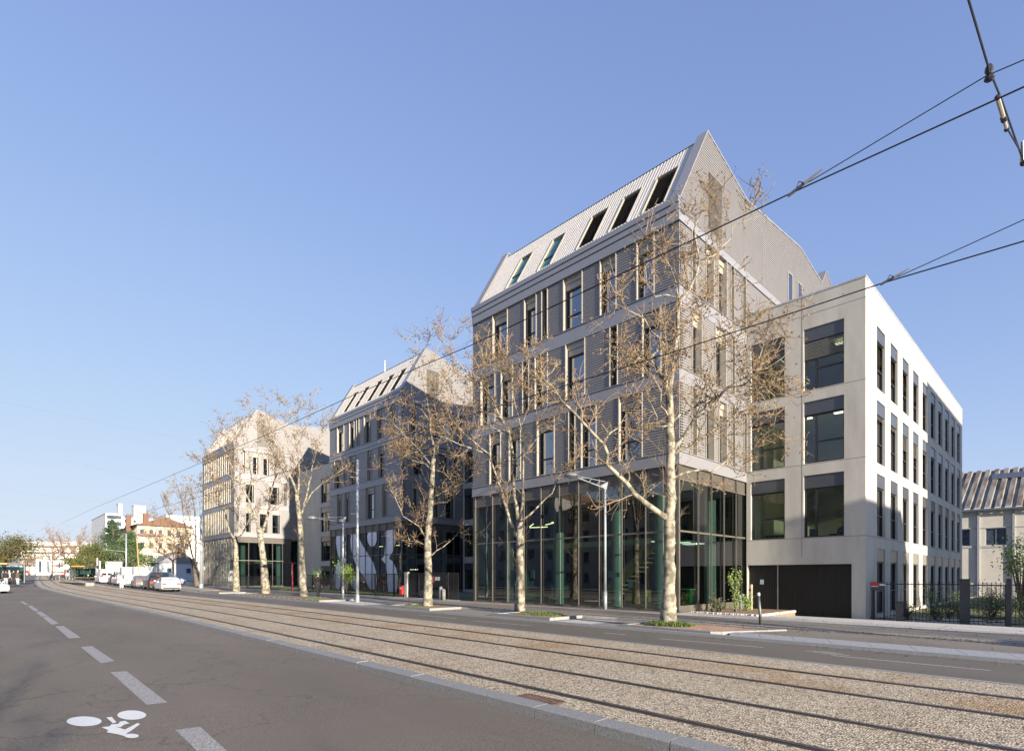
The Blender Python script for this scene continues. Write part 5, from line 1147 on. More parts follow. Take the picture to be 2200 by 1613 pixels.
# ------------------------------------------------------------------ street lamps and masts
def lamp(label, base, h, head, hw=.34):
    r = thing('street_lamp', label, 'street lamp', tuple(base), 'double-arm grey street lamps'); b = base; t = Vector((b.x, b.y, b.z + h))
    m = MB(); m.tube([b, (b.x, b.y, b.z + .9)], [.095, .095], 12); m.tube([(b.x, b.y, b.z + .9), t], [.075, .055], 12); m.build('pole', gpaint, r, smooth=True)
    hd = Vector(head); d = (hd - t); m = MB()
    m.tube([t + Vector((0, 0, -.05)), hd + Vector((0, .25, -.02))], [.035, .025], 6); m.tube([t + Vector((0, 0, .28)), hd + Vector((0, .3, .03))], [.02, .016], 6)
    for f in (.25, .5, .75): a = t.lerp(hd, f); m.tube([a + Vector((0, 0, -.03)), a + Vector((0, .2, .28 * (1 - f)))], [.014, .014], 4)
    m.prism([(t.x - .02, t.y - .05, t.z - .12), (t.x - .02, t.y - .35, t.z + .05), (t.x - .02, t.y + .22, t.z + .3), (t.x - .02, t.y + .1, t.z - .1)], (.04, 0, 0)); m.build('arm', gpaint, r)
    m = MB(); o = len(m.v)
    m.tube([hd + Vector((0, 0, -.08)), hd + Vector((0, 0, -.04)), hd + Vector((0, 0, .04)), hd + Vector((0, 0, .12)), hd + Vector((0, 0, .15))], [hw * .75, hw, hw * .95, hw * .55, .05], 14); m.build('lamp_head', mat('lamp_grey', (.24, .26, .27), .4, metal=.3), r, smooth=True)
    m = MB(); m.tube([hd + Vector((0, 0, -.10)), hd + Vector((0, 0, -.081))], [hw * .6, hw * .7], 12); m.build('diffuser', mat('diffuser', (.5, .5, .46), .3), r)
X_ = Xat(1300, 22.2); lamp('grey street lamp standing against the largest glass front', Vector((X_, 22.2, .12)), 6.05, (X_, 19.6, 6.42), .36)
X_ = Xat(737, 18.2); lamp('grey street lamp before the white figures, left of the tall mast', Vector((X_, 18.2, .2)), 5.45, (X_, 16.0, 5.68), .36)
def mast(label, x, y, h, r0=.13, mm=None, arm=None, group='tram masts'):
    z = gt(-x) + .05; r = thing('tram_mast', label, 'mast', (x, y, z), group)
    m = MB(); m.tube([(x, y, z - .1), (x, y, z + h)], [r0, r0 * .8], 12); m.build('pole', mm or gpaint, r, smooth=True); m = MB(); m.tube([(x, y, z - .02), (x, y, z + .5)], [r0 * 1.25, r0 * 1.2], 12); m.build('base', mm or gpaint, r)
    m = MB(); m.tube([(x, y, z + h), (x, y, z + h + .03)], [r0 * .9, r0 * .9], 12)
    for q in (.62, .88): m.tube([(x, y, z + h * q), (x, y - .5, z + h * q)], [.02, .02], 5)
    m.build('bracket', gpaint, r)
    if arm: m = MB(); m.tube([(x, y, z + h * arm[0]), (x + arm[1], y - arm[2], z + h * arm[0] + .3)], [.04, .03], 6); m.ball((x + arm[1], y - arm[2], z + h * arm[0] + .3), .2, 1.4, 1, .4); m.build('lamp_arm', gpaint, r)
    return r
mast('tall grey mast between the second lamp and the white figures', Xat(768, 17.3), 17.3, 9.0, .10)
mast('tall grey mast at the left corner of the farthest building', Xat(432, 18.6), 18.6, 10.2, .19)
p = atZ(271, 100); mast('grey mast before the cedar with a lamp arm', p.x, p.y, 8.6, .15, arm=(.62, 0, 3.2))
p = atZ(336, 95); mast('yellowish concrete mast behind the parked cars', p.x, p.y, 9.5, .12, mm=conc)
p = atZ(105, 170); mast('thin distant mast beside the white kiosk', p.x, p.y, 8, .12)
p = atZ(128, 125); mast('slim distant mast at the tram stop end', p.x, p.y, 6, .1)
p = atZ(300, 92); r = thing('wooden_pole', 'slightly leaning brown wooden pole before the cream house', 'pole', tuple(p)); m = MB(); m.tube([(p.x, p.y, p.z), (p.x - .1, p.y - .4, p.z + 7.6)], [.1, .08], 8); m.build('shaft', wood, r); m = MB(); m.tube([(p.x - .1, p.y - .4, p.z + 7.6), (p.x - .1, p.y - .4, p.z + 7.68)], [.09, .09], 8); m.build('cap', barkd, r)
# ------------------------------------------------------------------ overhead wires
def wire(name, label, pts, r_, group='overhead tram wires', mm=None):
    c = Vector(pts[0]); m = MB(); m.tube(pts, r_, 6); o = m.build(name, mm or wirem); o.data.transform(Matrix.Translation(-c)); o.location = c; return tag(o, label, 'cable', group)
Yw1, Yw2 = 6.85, 10.05
w1 = [onY(x, y, Yw1) for x, y in ((2200, 187), (1700, 415), (1016, 740), (760, 848.6), (578, 931), (400, 1007.5), (300, 1050), (200, 1092), (130, 1125))]
w1 = [Vector((9, Yw1, w1[0].z))] + w1
w2 = [onY(x, y, Yw2) for x, y in ((2200, 518), (1900, 607), (1460, 752), (1016, 889.7), (881, 932), (707, 988), (578, 1022), (400, 1075), (280, 1108))]
w2 = [Vector((9, Yw2, w2[0].z))] + w2
wire('contact_wire', 'upper thick contact wire crossing the gable of the largest building', w1, .0085)
wire('contact_wire', 'lower contact wire crossing the corner of the concrete block', w2, .010)
h1 = [onY(x, y, Yw1 + .02) for x, y in ((1712, 405), (1745, 387), (2120, 163), (2200, 129))]; h1.append(h1[-1] + (h1[-1] - h1[-2]) * 3)
h2 = [onY(x, y, Yw2 + .02) for x, y in ((1910, 601), (1935, 592), (2200, 472))]; h2.append(h2[-1] + (h2[-1] - h2[-2]) * 2)
wire('suspension_wire', 'thin suspension wire joining the upper contact wire at a clamp', h1, .0055)
wire('suspension_wire', 'thin suspension wire joining the lower contact wire at a clamp', h2, .0065)
def clamp(label, a, b):
    r = thing('wire_clamp', label, 'clamp', tuple(a), 'clamps on the contact wires'); m = MB(); d = (b - a).normalized(); m.tube([a - d * .09, a + d * .09], [.018, .018], 6); m.build('grip', mat('clamp_grey', (.2, .2, .21), .4, metal=.6), r)
    m = MB(); m.tube([a, a + Vector((0, 0, .07)) + d * .04, b], [.007, .007, .008], 5); m.build('loop', wirem, r); m = MB(); m.tube([b, b + d * .2], [.02, .009], 7); m.build('sleeve', mat('clamp_light', (.4, .4, .4), .4, metal=.5), r)
clamp('clamp on the upper contact wire beside the gable', onY(1709, 409, Yw1), onY(1728, 394, Yw1)); clamp('clamp on the lower contact wire right of the concrete corner', onY(1905, 604, Yw2), onY(1921, 595, Yw2))
sp1 = [onY(2079, -6, 5.7), onY(2125, 150, Yw1), onY(2152, 215, 7.6), onY(2196, 340, 8.9)]; sp1 = [sp1[0] + (sp1[0] - sp1[1]) * 3] + sp1 + [sp1[-1] + (sp1[-1] - sp1[-2]) * 3]
wire('span_wire', 'thick span wire running steeply across the upper right corner', sp1, .0095)
wire('span_wire', 'short second span wire beside the insulator rod, upper right', [onY(2166, 280, 7.9), onY(2192, 325, 8.6), onY(2204, 360, 9.0)], .008)
clg = mat('clamp_dark', (.05, .05, .055), .4, metal=.4)
r = thing('insulator', 'dark insulator clamp where the span wire meets the suspension wire', 'insulator', tuple(sp1[2])); a = sp1[2]
m = MB(); m.ball(a, .035, 1, 1, 1.5); m.build('body', clg, r); m = MB(); m.ball(a + Vector((0, .02, -.07)), .036, 1.2, 1, .9); m.build('bell', clg, r)
a, b = onY(2143, 210, 7.45), onY(2163, 278, 7.9); r = thing('insulator', 'long pale insulator rod below the span wire, upper right', 'insulator', tuple(a)); m = MB(); m.tube([a, a.lerp(b, .62)], [.02, .02], 8); m.tube([a.lerp(b, .7), b], [.016, .015], 8); m.build('rod', mat('insul_pale', (.42, .40, .36), .5), r); m = MB(); m.tube([a.lerp(b, .6), a.lerp(b, .72)], [.028, .028], 8); m.ball(a, .028); m.ball(b, .026); m.build('collar', clg, r)
a = onY(2198, 350, 8.9); r = thing('insulator', 'dark end clamp of the span wire at the right picture edge', 'insulator', tuple(a)); m = MB(); m.ball(a, .032, 1, 1, 1.3); m.build('body', clg, r); m = MB(); m.tube([a, a + Vector((.0, -.06, .22))], [.03, .02], 6); m.build('sleeve', mat('clamp_light', (.4, .4, .4), .4, metal=.5), r)
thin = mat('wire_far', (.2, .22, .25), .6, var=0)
def farwire(label, pxs, zc):
    wire('span_wire', label, [CAM + ray(x, y) * zc for x, y in pxs], .0055, 'distant span wires', thin)
farwire('faint distant span wire sloping over the sky at the left edge', ((-60, 850), (0, 862), (220, 908), (440, 950)), 36)
farwire('distant span wire meeting the contact wire above the far trees', ((120, 985), (170, 995), (250, 1016), (335, 1037), (430, 1040)), 52)
farwire('faint lowest distant span wire at the left edge', ((-40, 1102), (0, 1108), (60, 1118), (130, 1127), (240, 1128)), 80)
farwire('distant span wire crossing before the white tower', ((60, 1150), (110, 1129), (200, 1132), (330, 1118)), 85)
farwire('faint distant span wire midway up the left sky', ((-30, 1048), (90, 1062), (200, 1076), (330, 1082)), 70)
# ------------------------------------------------------------------ cars (built once per body, then copied)
def carpaint(name, c): return mat(name, c, .28, metal=.15, var=.02)
tint = mat('car_glass', (.02, .025, .03), .06, var=.1); lampred = mat('tail_lamp', (.55, .02, .02), .3); lampw = mat('head_lamp', (.7, .7, .68), .2); rim = mat('alloy_rim', (.45, .45, .46), .35, metal=.7)
def car(label, paintm, loc, rz, L=4.1, W_=1.76, H=1.45, kind='hatch', cat='car', name='parked_car', group='cars parked along the bus lane', platem=None):
    """front towards +x"""
    r = thing(name, label, cat, (0, 0, 0), group, local=True); hw = W_ / 2; gc = .17
    if kind == 'van': st = [(-L / 2, 1.0, H - .12, .97), (-L / 2 + .06, 1.0, H, .97), (L * .12, 1.05, H, .97), (L * .22, 1.05, H - .08, .97), (L * .36, 1.0, .98 + (H - 1.4) * .35, 1), (L * .46, .86, .88, .98), (L / 2 - .03, .7, .72, .93), (L / 2, .55, .56, .88)]
    elif kind == 'suv': st = [(-L / 2, .86, .9, .93), (-L / 2 + .12, .98, H - .35, .97), (-L / 2 + .42, 1.0, H - .04, 1), (-L * .1, 1.0, H, 1), (L * .1, 1.0, H - .05, 1), (L * .25, 1.0, 1.02, 1), (L * .42, .93, .95, .97), (L / 2 - .05, .75, .77, .9), (L / 2, .5, .52, .84)]
    else: st = [(-L / 2, .75, .8, .9), (-L / 2 + .1, .92, .95, .96), (-L / 2 + .25, .94, H - .38, .98), (-L / 2 + .75, .94, H - .04, 1), (-L * .08, .92, H, 1), (L * .08, .9, H - .06, 1), (L * .24, .88, .91, 1), (L * .42, .8, .82, .97), (L / 2 - .06, .66, .68, .9), (L / 2, .45, .47, .82)]
    b = MB(); g = MB(); rings = []
    for x, zb, zt, k in st:
        y = hw * k; ww = hw * k * (.80 if zt > zb + .2 else .93)
        rings.append([(x, -y * .9, gc + .05), (x, -y, gc + .14), (x, -y, zb * .72), (x, -y * .97, zb), (x, -ww, zt - .03), (x, -ww * .8, zt), (x, ww * .8, zt), (x, ww, zt - .03), (x, y * .97, zb), (x, y, zb * .72), (x, y, gc + .14), (x, y * .9, gc + .05)])
    for A_, B_ in zip(rings, rings[1:]):
        for i in range(12): b.quad(A_[i], A_[(i + 1) % 12], B_[(i + 1) % 12], B_[i])
    b.poly(rings[0]); b.poly(rings[-1]); b.build('body', paintm, r, smooth=False)
    # glazing set a few millimetres proud of the cabin
    def lift(p, q, a, b_, s_): return None
    for i in range(len(st) - 1):
        x0, zb0, zt0, k0 = st[i]; x1_, zb1, zt1, k1 = st[i + 1]
        if kind == 'van' and x0 < L * .05: continue
        if min(zt0 - zb0, zt1 - zb1) > .2:
            for s_ in (3, 8):
                A_ = [Vector(rings[i][s_]), Vector(rings[i + 1][s_]), Vector(rings[i + 1][s_ + (1 if s_ == 3 else -1)]), Vector(rings[i][s_ + (1 if s_ == 3 else -1)])]
                c = sum(A_, Vector()) / 4; g.poly([tuple(c + (p - c) * .90 + Vector((0, .012 * (-1 if s_ == 3 else 1), .0))) for p in A_])
    g2 = MB()
    if kind == 'van':
        g2.quad((-L / 2 - .01, -hw * .72, 1.2), (-L / 2 - .01, -hw * .06, 1.2), (-L / 2 - .01, -hw * .06, 1.6), (-L / 2 - .01, -hw * .66, 1.6)); g2.quad((-L / 2 - .01, hw * .72, 1.2), (-L / 2 - .01, hw * .06, 1.2), (-L / 2 - .01, hw * .06, 1.6), (-L / 2 - .01, hw * .66, 1.6))
    else:
        i = 1 if kind != 'suv' else 0
        q = 2 if kind == 'hatch' else 1
        A_, B_ = rings[q - 1], rings[q]; C_ = rings[q + 1]
        g2.quad((B_[3][0] - .09, A_[3][1] * .86, st[q][1] + .02), (B_[8][0] - .09, A_[8][1] * .86, st[q][1] + .02), (C_[6][0] - .16, C_[6][1] * .98, C_[6][2] - .10), (C_[5][0] - .16, C_[5][1] * .98, C_[5][2] - .10))
    for i in range(len(st) - 1):
        if st[i][2] - st[i][1] > .3 and st[i + 1][2] - st[i + 1][1] < .12:
            A_, B_ = rings[i], rings[i + 1]; e = Vector((.02, 0, .03))
            g2.quad(*[tuple(Vector(p) + e) for p in ((A_[5][0], A_[5][1], A_[5][2] - .05), (A_[6][0], A_[6][1], A_[6][2] - .05), (B_[7][0], B_[7][1] * .85, B_[7][2] + .02), (B_[4][0], B_[4][1] * .85, B_[4][2] + .02))])
    if g.v: g.build('side_glass', tint, r, recalc=False)
    g2.build('rear_window', tint, r, recalc=False)
    for sx in (-1, 1):
        for sy in (-1, 1):
            cx_ = sx * L * .31; R_ = .32; w = MB(); w.tube([(cx_, sy * (hw - .02), R_), (cx_, sy * (hw - .22), R_)], [R_, R_], 18); wh = w.build('wheel', rubber, r)
            w = MB(); w.tube([(cx_, sy * (hw - .01), R_), (cx_, sy * (hw - .05), R_)], [R_ * .62, R_ * .62], 12); w.build('rim', rim, wh)
    zl = st[1][1] * .86
    for sy in (-1, 1):
        m = MB(); m.box(-L / 2 - .012, -L / 2 + .16, sy * hw * .90, sy * hw * .50, zl - .1 if kind != 'van' else .95, zl + .07 if kind != 'van' else 1.3); m.build('taillight', lampred, r)
        m = MB(); m.box(L / 2 - .12, L / 2 - .02, sy * hw * .82, sy * hw * .5, .6, .74); m.build('headlight', lampw, r)
        m = MB(); m.box(L * .2, L * .2 + .12, sy * hw, sy * (hw + .16), 1.0, 1.12); m.build('mirror', paintm, r)
    m = MB(); m.box(-L / 2 - .02, -L / 2 + .06, -hw * .86, hw * .86, .24, .42); m.build('bumper', black if kind != 'van' else white, r)
    m = MB(); m.box(-L / 2 - .03, -L / 2 - .021, -.26, .26, .46, .57); m.build('plate', white, r)
    if kind != 'van': m = MB(); m.box(-L / 2 + .28 if kind == 'hatch' else -L / 2 + .14, -L / 2 + .32 if kind == 'hatch' else -L / 2 + .2, -.18, .18, H - .18, H - .14); m.build('brake_light', lampred, r)
    r.location = loc; r.rotation_euler = (0, 0, rz); return r
pw_, pg_, pb_, psl, pdk, pbl, prd = carpaint('car_white', (.78, .78, .77)), carpaint('car_grey', (.16, .17, .18)), carpaint('car_black', (.025, .025, .03)), carpaint('car_silver', (.5, .5, .5)), carpaint('car_dark', (.05, .055, .07)), carpaint('car_blue', (.03, .06, .13)), carpaint('car_red', (.5, .03, .03))
RZ = math.pi
for t, o, pm, kd, H, lb in ((65.5, 13.85, pw_, 'hatch', 1.44, 'white hatchback seen from behind, last and nearest car of the parked row'), (71.5, 14.0, pb_, 'suv', 1.66, 'black tall car parked directly in front of the nearest white hatchback'), (78, 14.0, pg_, 'hatch', 1.5, 'dark grey car with red tail lights, third in the parked row'),
      (85, 14.0, pw_, 'hatch', 1.5, 'white car, fourth in the parked row'), (92, 14.1, psl, 'hatch', 1.5, 'silver car, fifth in the parked row'), (99, 14.2, pdk, 'hatch', 1.48, 'dark car in front of the silver one, sixth in the parked row')):
    p = path(t, o, 0); car(lb, pm, p, RZ - .03, H=H, kind=kd, L=4.3 if kd == 'suv' else 4.1)
p = path(107, 13.5, 0); car('white delivery van seen from behind at the far end of the parked row', pw_, p, RZ, L=4.9, W_=1.9, H=2.15, kind='van', cat='van', name='parked_van')
p = atZ(358, 73, .1); car('dark blue utility car standing behind the black parked car', pbl, p, 1.2, L=4.2, H=1.8, kind='suv', group=None)
p = path(8, 15.0, 0) ; car('added white van, unseen beyond the right edge, throwing shade on the asphalt', pw_, (9.5, 17.2, .08), RZ, L=5.4, W_=2.0, H=2.3, kind='van', cat='van', name='parked_van', group=None)  # unseen van put in to throw shade over the asphalt at the right
for px_, zc, pm, lb, kd in ((55, 185, prd, 'small red car driving away at the end of the tracks', 'hatch'), (71, 190, pw_, 'white car right of the red one in the distance', 'hatch'), (46, 215, pg_, 'grey car left of the red one in the distance', 'hatch'), (147, 150, pw_, 'white van behind the round sign', 'van'), (157, 145, psl, 'silver car behind the motorcycles', 'hatch'), (216, 118, pdk, 'dark car left of the delivery van', 'hatch'), (226, 125, pbl, 'blue car under the billboard', 'hatch')):
    p = atZ(px_, zc, .05); car(lb, pm, p, RZ, kind=kd, H=1.9 if kd == 'van' else 1.45, name='distant_car', group='cars in the distance', L=4.6 if kd == 'van' else 4.1)
p = onG(-32, 1274, -.1); car('white car cut by the left picture edge', pw_, p, .5, name='passing_car', group=None)
# ------------------------------------------------------------------ people
def person(label, loc, rz, top, legs, hairc, H=1.74, pose='stand', bag=None, hood=False, cat='person'):
    r = thing('person', label, cat, (0, 0, 0), 'people waiting at the tram stop' if pose == 'stand' else None, local=True); s = H / 1.74
    V = []; E = []; Rd = []
    def chain(pts, rad, parent=None):
        last = parent
        for p, q in zip(pts, rad):
            V.append(Vector(p) * s); Rd.append(q * s); i = len(V) - 1
            if last is not None: E.append((last, i))
            last = i
        return last
    st = .32 if pose == 'walk' else .05
    pel = chain([(0, 0, .95)], [.13]); ch = chain([(0, 0, 1.12), (0, .0, 1.30), (0, 0, 1.43)], [.12, .14, .10], pel); hd = chain([(0, .0, 1.52), (0, .015, 1.60), (0, .02, 1.68), (0, .01, 1.73)], [.05, .072, .085, .055], ch)
    chain([(0, .10, 1.615)], [.02], hd - 1)
    feet = []
    for sx in (-1, 1):
        k = st * sx if pose == 'walk' else 0
        chain([(.09 * sx, 0, .88), (.1 * sx, k * .5 + .03, .5), (.1 * sx, k - .02, .10), (.1 * sx, k + .13, .04)], [.085, .058, .042, .03], pel)
        e = (.24 * sx, -.02 - k * .3, 1.13) if pose != 'phone' else (.24 * sx, .05, 1.15)
        h = (.24 * sx, .06 - k * .6, .88) if pose != 'phone' else (.10 * sx, .28, 1.22)
        w_ = chain([(.18 * sx, 0, 1.40), e, h], [.055, .042, .028], ch)
        hv = (Vector(h) - Vector(e)).normalized(); 
        pm = chain([tuple(Vector(h) + hv * .07)], [.026], w_)
        for f, (dx, L_) in enumerate(((-.028, .075), (-.010, .085), (.010, .08), (.028, .065))): chain([tuple(Vector(h) + hv * .10 + Vector((0, dx, 0))), tuple(Vector(h) + hv * (.10 + L_ * .5) + Vector((-.008 * sx, dx * 1.2, 0))), tuple(Vector(h) + hv * (.10 + L_) + Vector((-.02 * sx, dx * 1.2, 0)))], [.009, .008, .007], pm)
        chain([tuple(Vector(h) + hv * .05 + Vector((0, .035, 0))), tuple(Vector(h) + hv * .09 + Vector((-.01 * sx, .055, 0)))], [.010, .008], w_)
    me = bpy.data.meshes.new('body'); me.from_pydata([tuple(v) for v in V], E, []); o = bpy.data.objects.new('body', me); COL.objects.link(o); o.parent = r; me.materials.append(skinm)
    sm = o.modifiers.new('skin', 'SKIN'); o.modifiers.new('sub', 'SUBSURF').levels = 1; o.modifiers['sub'].render_levels = 1; sm.use_smooth_shade = True
    for d, q in zip(me.skin_vertices[0].data, Rd): d.radius = (q, q * .9)
    me.skin_vertices[0].data[0].use_root = True
    def ring(m, rows, n=12):
        ra = [[(c[0] + a * math.cos(2 * math.pi * i / n), c[1] + b * math.sin(2 * math.pi * i / n), c[2]) for i in range(n)] for c, a, b in rows]
        for A_, B_ in zip(ra, ra[1:]):
            for i in range(n): m.quad(A_[i], A_[(i + 1) % n], B_[(i + 1) % n], B_[i])
        m.poly(ra[0]); m.poly(ra[-1])
    S3 = lambda x, y, z: (x * s, y * s, z * s)
    m = MB(); ring(m, [(S3(0, 0, .84), .20 * s, .15 * s), (S3(0, 0, 1.0), .19 * s, .145 * s), (S3(0, 0, 1.2), .20 * s, .145 * s), (S3(0, 0, 1.38), .215 * s, .135 * s), (S3(0, 0, 1.45), .13 * s, .10 * s), (S3(0, 0, 1.50), .075 * s, .075 * s)])
    for sx in (-1, 1):
        k = st * sx if pose == 'walk' else 0
        e = (.24 * sx, -.02 - k * .3, 1.13) if pose != 'phone' else (.24 * sx, .05, 1.15); h = (.24 * sx, .06 - k * .6, .88) if pose != 'phone' else (.10 * sx, .28, 1.22)
        m.tube([S3(.15 * sx, 0, 1.42), S3(.2 * sx, 0, 1.36), S3(*e), S3(*[e[i] + (h[i] - e[i]) * .95 for i in range(3)])], [.07 * s, .075 * s, .058 * s, .042 * s], 10)
    m.build('jacket', top, r, smooth=True)
    m = MB(); ring(m, [(S3(0, 0, .80), .17 * s, .13 * s), (S3(0, 0, .98), .165 * s, .135 * s)])
    for sx in (-1, 1):
        k = st * sx if pose == 'walk' else 0
        m.tube([S3(.08 * sx, 0, .90), S3(.1 * sx, k * .5 + .03, .5), S3(.1 * sx, k - .02, .07)], [.10 * s, .078 * s, .062 * s], 10)
    m.build('trousers', legs, r, smooth=True)
    for sx in (-1, 1):
        k = st * sx if pose == 'walk' else 0; m = MB(); m.tube([S3(.1 * sx, k - .07, .05), S3(.1 * sx, k + .08, .05), S3(.1 * sx, k + .19, .035)], [.05 * s, .05 * s, .03 * s], 8); m.build('shoe', black, r, smooth=True)
    m = MB(); m.ball(S3(0, -.015, 1.675), .105 * s, .9, 1.0, .95, n=12); m.build('hair', hairc, r, smooth=True)
    if bag: m = MB(); m.box(-.15 * s, .15 * s, -.30 * s, -.14 * s, 1.0 * s, 1.4 * s); m.build('backpack', bag, r)
    r.location = loc; r.rotation_euler = (0, 0, rz); return r
cl = lambda n, c: mat('cloth_' + n, c, .85, var=.08)
jean, jdk = cl('light_jeans', (.33, .42, .50)), cl('dark', (.03, .03, .035))
blk, brn, wht, gry = cl('black', (.02, .02, .022)), cl('brown', (.10, .07, .05)), cl('white', (.65, .65, .62)), cl('grey', (.12, .12, .13))
hairb, hairg = mat('hair_brown', (.06, .035, .02), .7), mat('hair_grey', (.4, .38, .35), .7)
for px_, zc, rz, top, leg, hr, pose, lb in ((12.5, 66, math.pi * .45, blk, jean, hairb, 'stand', 'person in a black jacket and pale jeans seen from behind, leftmost of the waiting group'), (20, 70, -.6, wht, jdk, hairg, 'stand', 'person in a pale top half hidden behind the group'),
        (29, 68, -1.2, blk, jdk, hairb, 'stand', 'person dressed all in black in the middle of the waiting group'), (38.5, 66, 2.4, brn, jean, hairg, 'stand', 'grey-haired person in an open dark jacket and pale jeans, rightmost of the group'), (6, 72, .3, gry, jdk, hairb, 'stand', 'person in grey partly cut by the shelter at the left edge')):
    p = atZ(px_, zc, .22); person(lb, p, rz, top, leg, hr, pose='stand')
p = path(39.2, 17.9, .1); person('person in a dark hooded coat walking beside the plane tree by the red totem', p, 1.4, blk, jdk, cl('hood_grey', (.25, .29, .33)), H=1.78, pose='walk')
person('person sitting dark against the light in the first-floor office window', (-8.35, 31.2, 2.82), 2.8, blk, jdk, hairb, H=1.72, pose='phone', cat='person')
p = atZ(120, 112, .1); person('person with a pale blue top by the motorcycles at the tram stop', p, .4, cl('blue', (.35, .45, .62)), jdk, hairb, pose='walk')
# ------------------------------------------------------------------ motorcycles
def motorcycle(label, loc, rz, tank):
    r = thing('motorcycle', label, 'motorcycle', (0, 0, 0), 'motorcycles by the tram stop', local=True)
    for x in (-.7, .7):
        w = MB(); n = 20; w.tube([(x + .3 * math.cos(2 * math.pi * i / n), 0, .31 + .3 * math.sin(2 * math.pi * i / n)) for i in range(n + 1)], .055, 6, cap=False); wh = w.build('wheel', rubber, r)
        w = MB(); w.tube([(x, -.04, .31), (x, .04, .31)], [.14, .14], 10); w.build('rim', rim, wh)
    m = MB(); m.tube([(-.35, 0, .78), (0, 0, .86), (.32, 0, .92), (.45, 0, .86)], [.10, .15, .16, .06], 8); m.build('tank', tank, r, smooth=True)
    m = MB(); m.tube([(-.85, 0, .86), (-.5, 0, .80), (-.2, 0, .80)], [.06, .12, .10], 8); m.build('seat', black, r, smooth=True)
    m = MB(); m.box(-.25, .3, -.18, .18, .28, .66); m.build('engine', mat('engine_grey', (.1, .1, .1), .4, metal=.7), r)
    m = MB(); m.tube([(.7, -.09, .31), (.52, -.09, 1.0)], .03, 6); m.tube([(.7, .09, .31), (.52, .09, 1.0)], .03, 6); m.build('fork', rim, r)
    m = MB(); m.tube([(.40, -.38, 1.04), (.52, -.15, 1.05), (.52, .15, 1.05), (.40, .38, 1.04)], .018, 6); m.build('handlebar', black, r)
    m = MB(); m.tube([(.58, 0, .92), (.70, 0, .92)], [.11, .10], 10); m.build('headlight', lampw, r)
    m = MB(); m.tube([(-.2, -.2, .35), (-.85, -.22, .45)], [.05, .07], 8); m.build('exhaust', rim, r)
    r.location = loc; r.rotation_euler = (0, 0, rz)
for px_, zc, rz, tm, lb in ((112, 108, .3, pdk, 'dark motorcycle at the end of the platform, leftmost'), (134, 112, 1.0, prd, 'dark red motorcycle beside the round sign'), (174, 108, .6, pdk, 'dark motorcycle before the shelter'), (187, 106, .2, pb_, 'black motorcycle right of the shelter post'), (194, 110, .5, prd, 'red-seated motorcycle right of the shelter')):
    motorcycle(lb, atZ(px_, zc, .1), rz, tm)
# ------------------------------------------------------------------ tram stop
stone = mat('platform_edge', (.26, .25, .23), .8)
def platform(name, label, pts, z0, z1):
    r = thing(name, label, 'platform', pts[0]); m = MB(); m.prism([(p[0], p[1], z0) for p in pts], (0, 0, z1 - z0)); m.build('slab', stone, r)
    a, b = Vector(pts[0]), Vector(pts[1]); m = MB(); d = (b - a).normalized(); nn = Vector((-d.y, d.x, 0)) * .3
    m.prism([tuple(Vector((a.x, a.y, z1))), tuple(Vector((b.x, b.y, z1))), tuple(Vector((b.x, b.y, z1)) + nn), tuple(Vector((a.x, a.y, z1)) + nn)], (0, 0, .012)); m.build('edge_strip', white, r)
a, b = onG(184, 1258.3, 0), onG(128, 1250.5, 0)
platform('tram_platform', 'raised pale tram platform edge below the motorcycles', [(a.x, a.y, 0), (b.x, b.y, 0), (b.x, b.y + .9, 0), (a.x, a.y + .9, 0)], min(a.z, b.z) - .5, max(a.z, b.z) + .12)
def shelter(label, x, y, z, L, W_, H, rot=0, nm='tram_shelter'):
    r = thing(nm, label, 'shelter', (0, 0, 0), 'shelters of the tram stop', local=True)
    m = MB(); m.box(-L / 2 - .3, L / 2 + .3, -W_ / 2 - .3, W_ / 2 + .3, H, H + .22); m.build('roof', black, r)
    for a in (-L / 2, L / 2):
        for b in (-W_ / 2, W_ / 2): m = MB(); m.tube([(a, b, 0), (a, b, H)], .05, 8); m.build('post', gpaint, r)
    m = MB(); m.box(-L / 2, L / 2, W_ / 2 - .02, W_ / 2, .3, H - .3); m.build('glass_back', glass_gf, r)
    m = MB(); m.box(-L / 2 + .4, L / 2 - .4, W_ / 2 - .55, W_ / 2 - .15, .42, .48); m.build('bench', wood, r)
    m = MB(); m.box(-L / 2, -L / 2 + .05, -W_ / 2, W_ / 2, .3, H - .3); m.build('advert_panel', mat('advert_pale', (.35, .37, .40), .4, scale=3, col2=(.08, .08, .10)), r)
    m = MB(); m.box(-L * .4, L * .1, -W_ / 2 - .33, -W_ / 2 - .30, H + .02, H + .18); m.build('sign_strip', mat('orange_sign', (.8, .25, .04), .5), r)
    r.location = (x, y, z); r.rotation_euler = (0, 0, rot)
p = atZ(181, 106, .1); shelter('dark-roofed tram shelter behind the motorcycles', p.x, p.y, p.z, 4.2, 1.8, 2.5, 1.2)
p = atZ(8, 78, .15); shelter('tram shelter with an orange strip behind the waiting group at the left edge', p.x, p.y, p.z, 4.5, 1.6, 2.6, 1.45)
p = atZ(142.5, 103, .1); r = thing('round_sign', 'white round sign on a grey post left of the shelter', 'sign', tuple(p)); m = MB(); m.tube([p, (p.x, p.y, p.z + 2.2)], .04, 6); m.build('post', gpaint, r); m = MB(); m.tube([(p.x + .03, p.y, p.z + 2.45), (p.x + .07, p.y, p.z + 2.45)], [.45, .45], 20); m.build('disc', white, r); m = MB(); m.tube([(p.x + .0, p.y, p.z + 2.45), (p.x + .03, p.y, p.z + 2.45)], [.47, .47], 20); m.build('rim', gpaint, r)
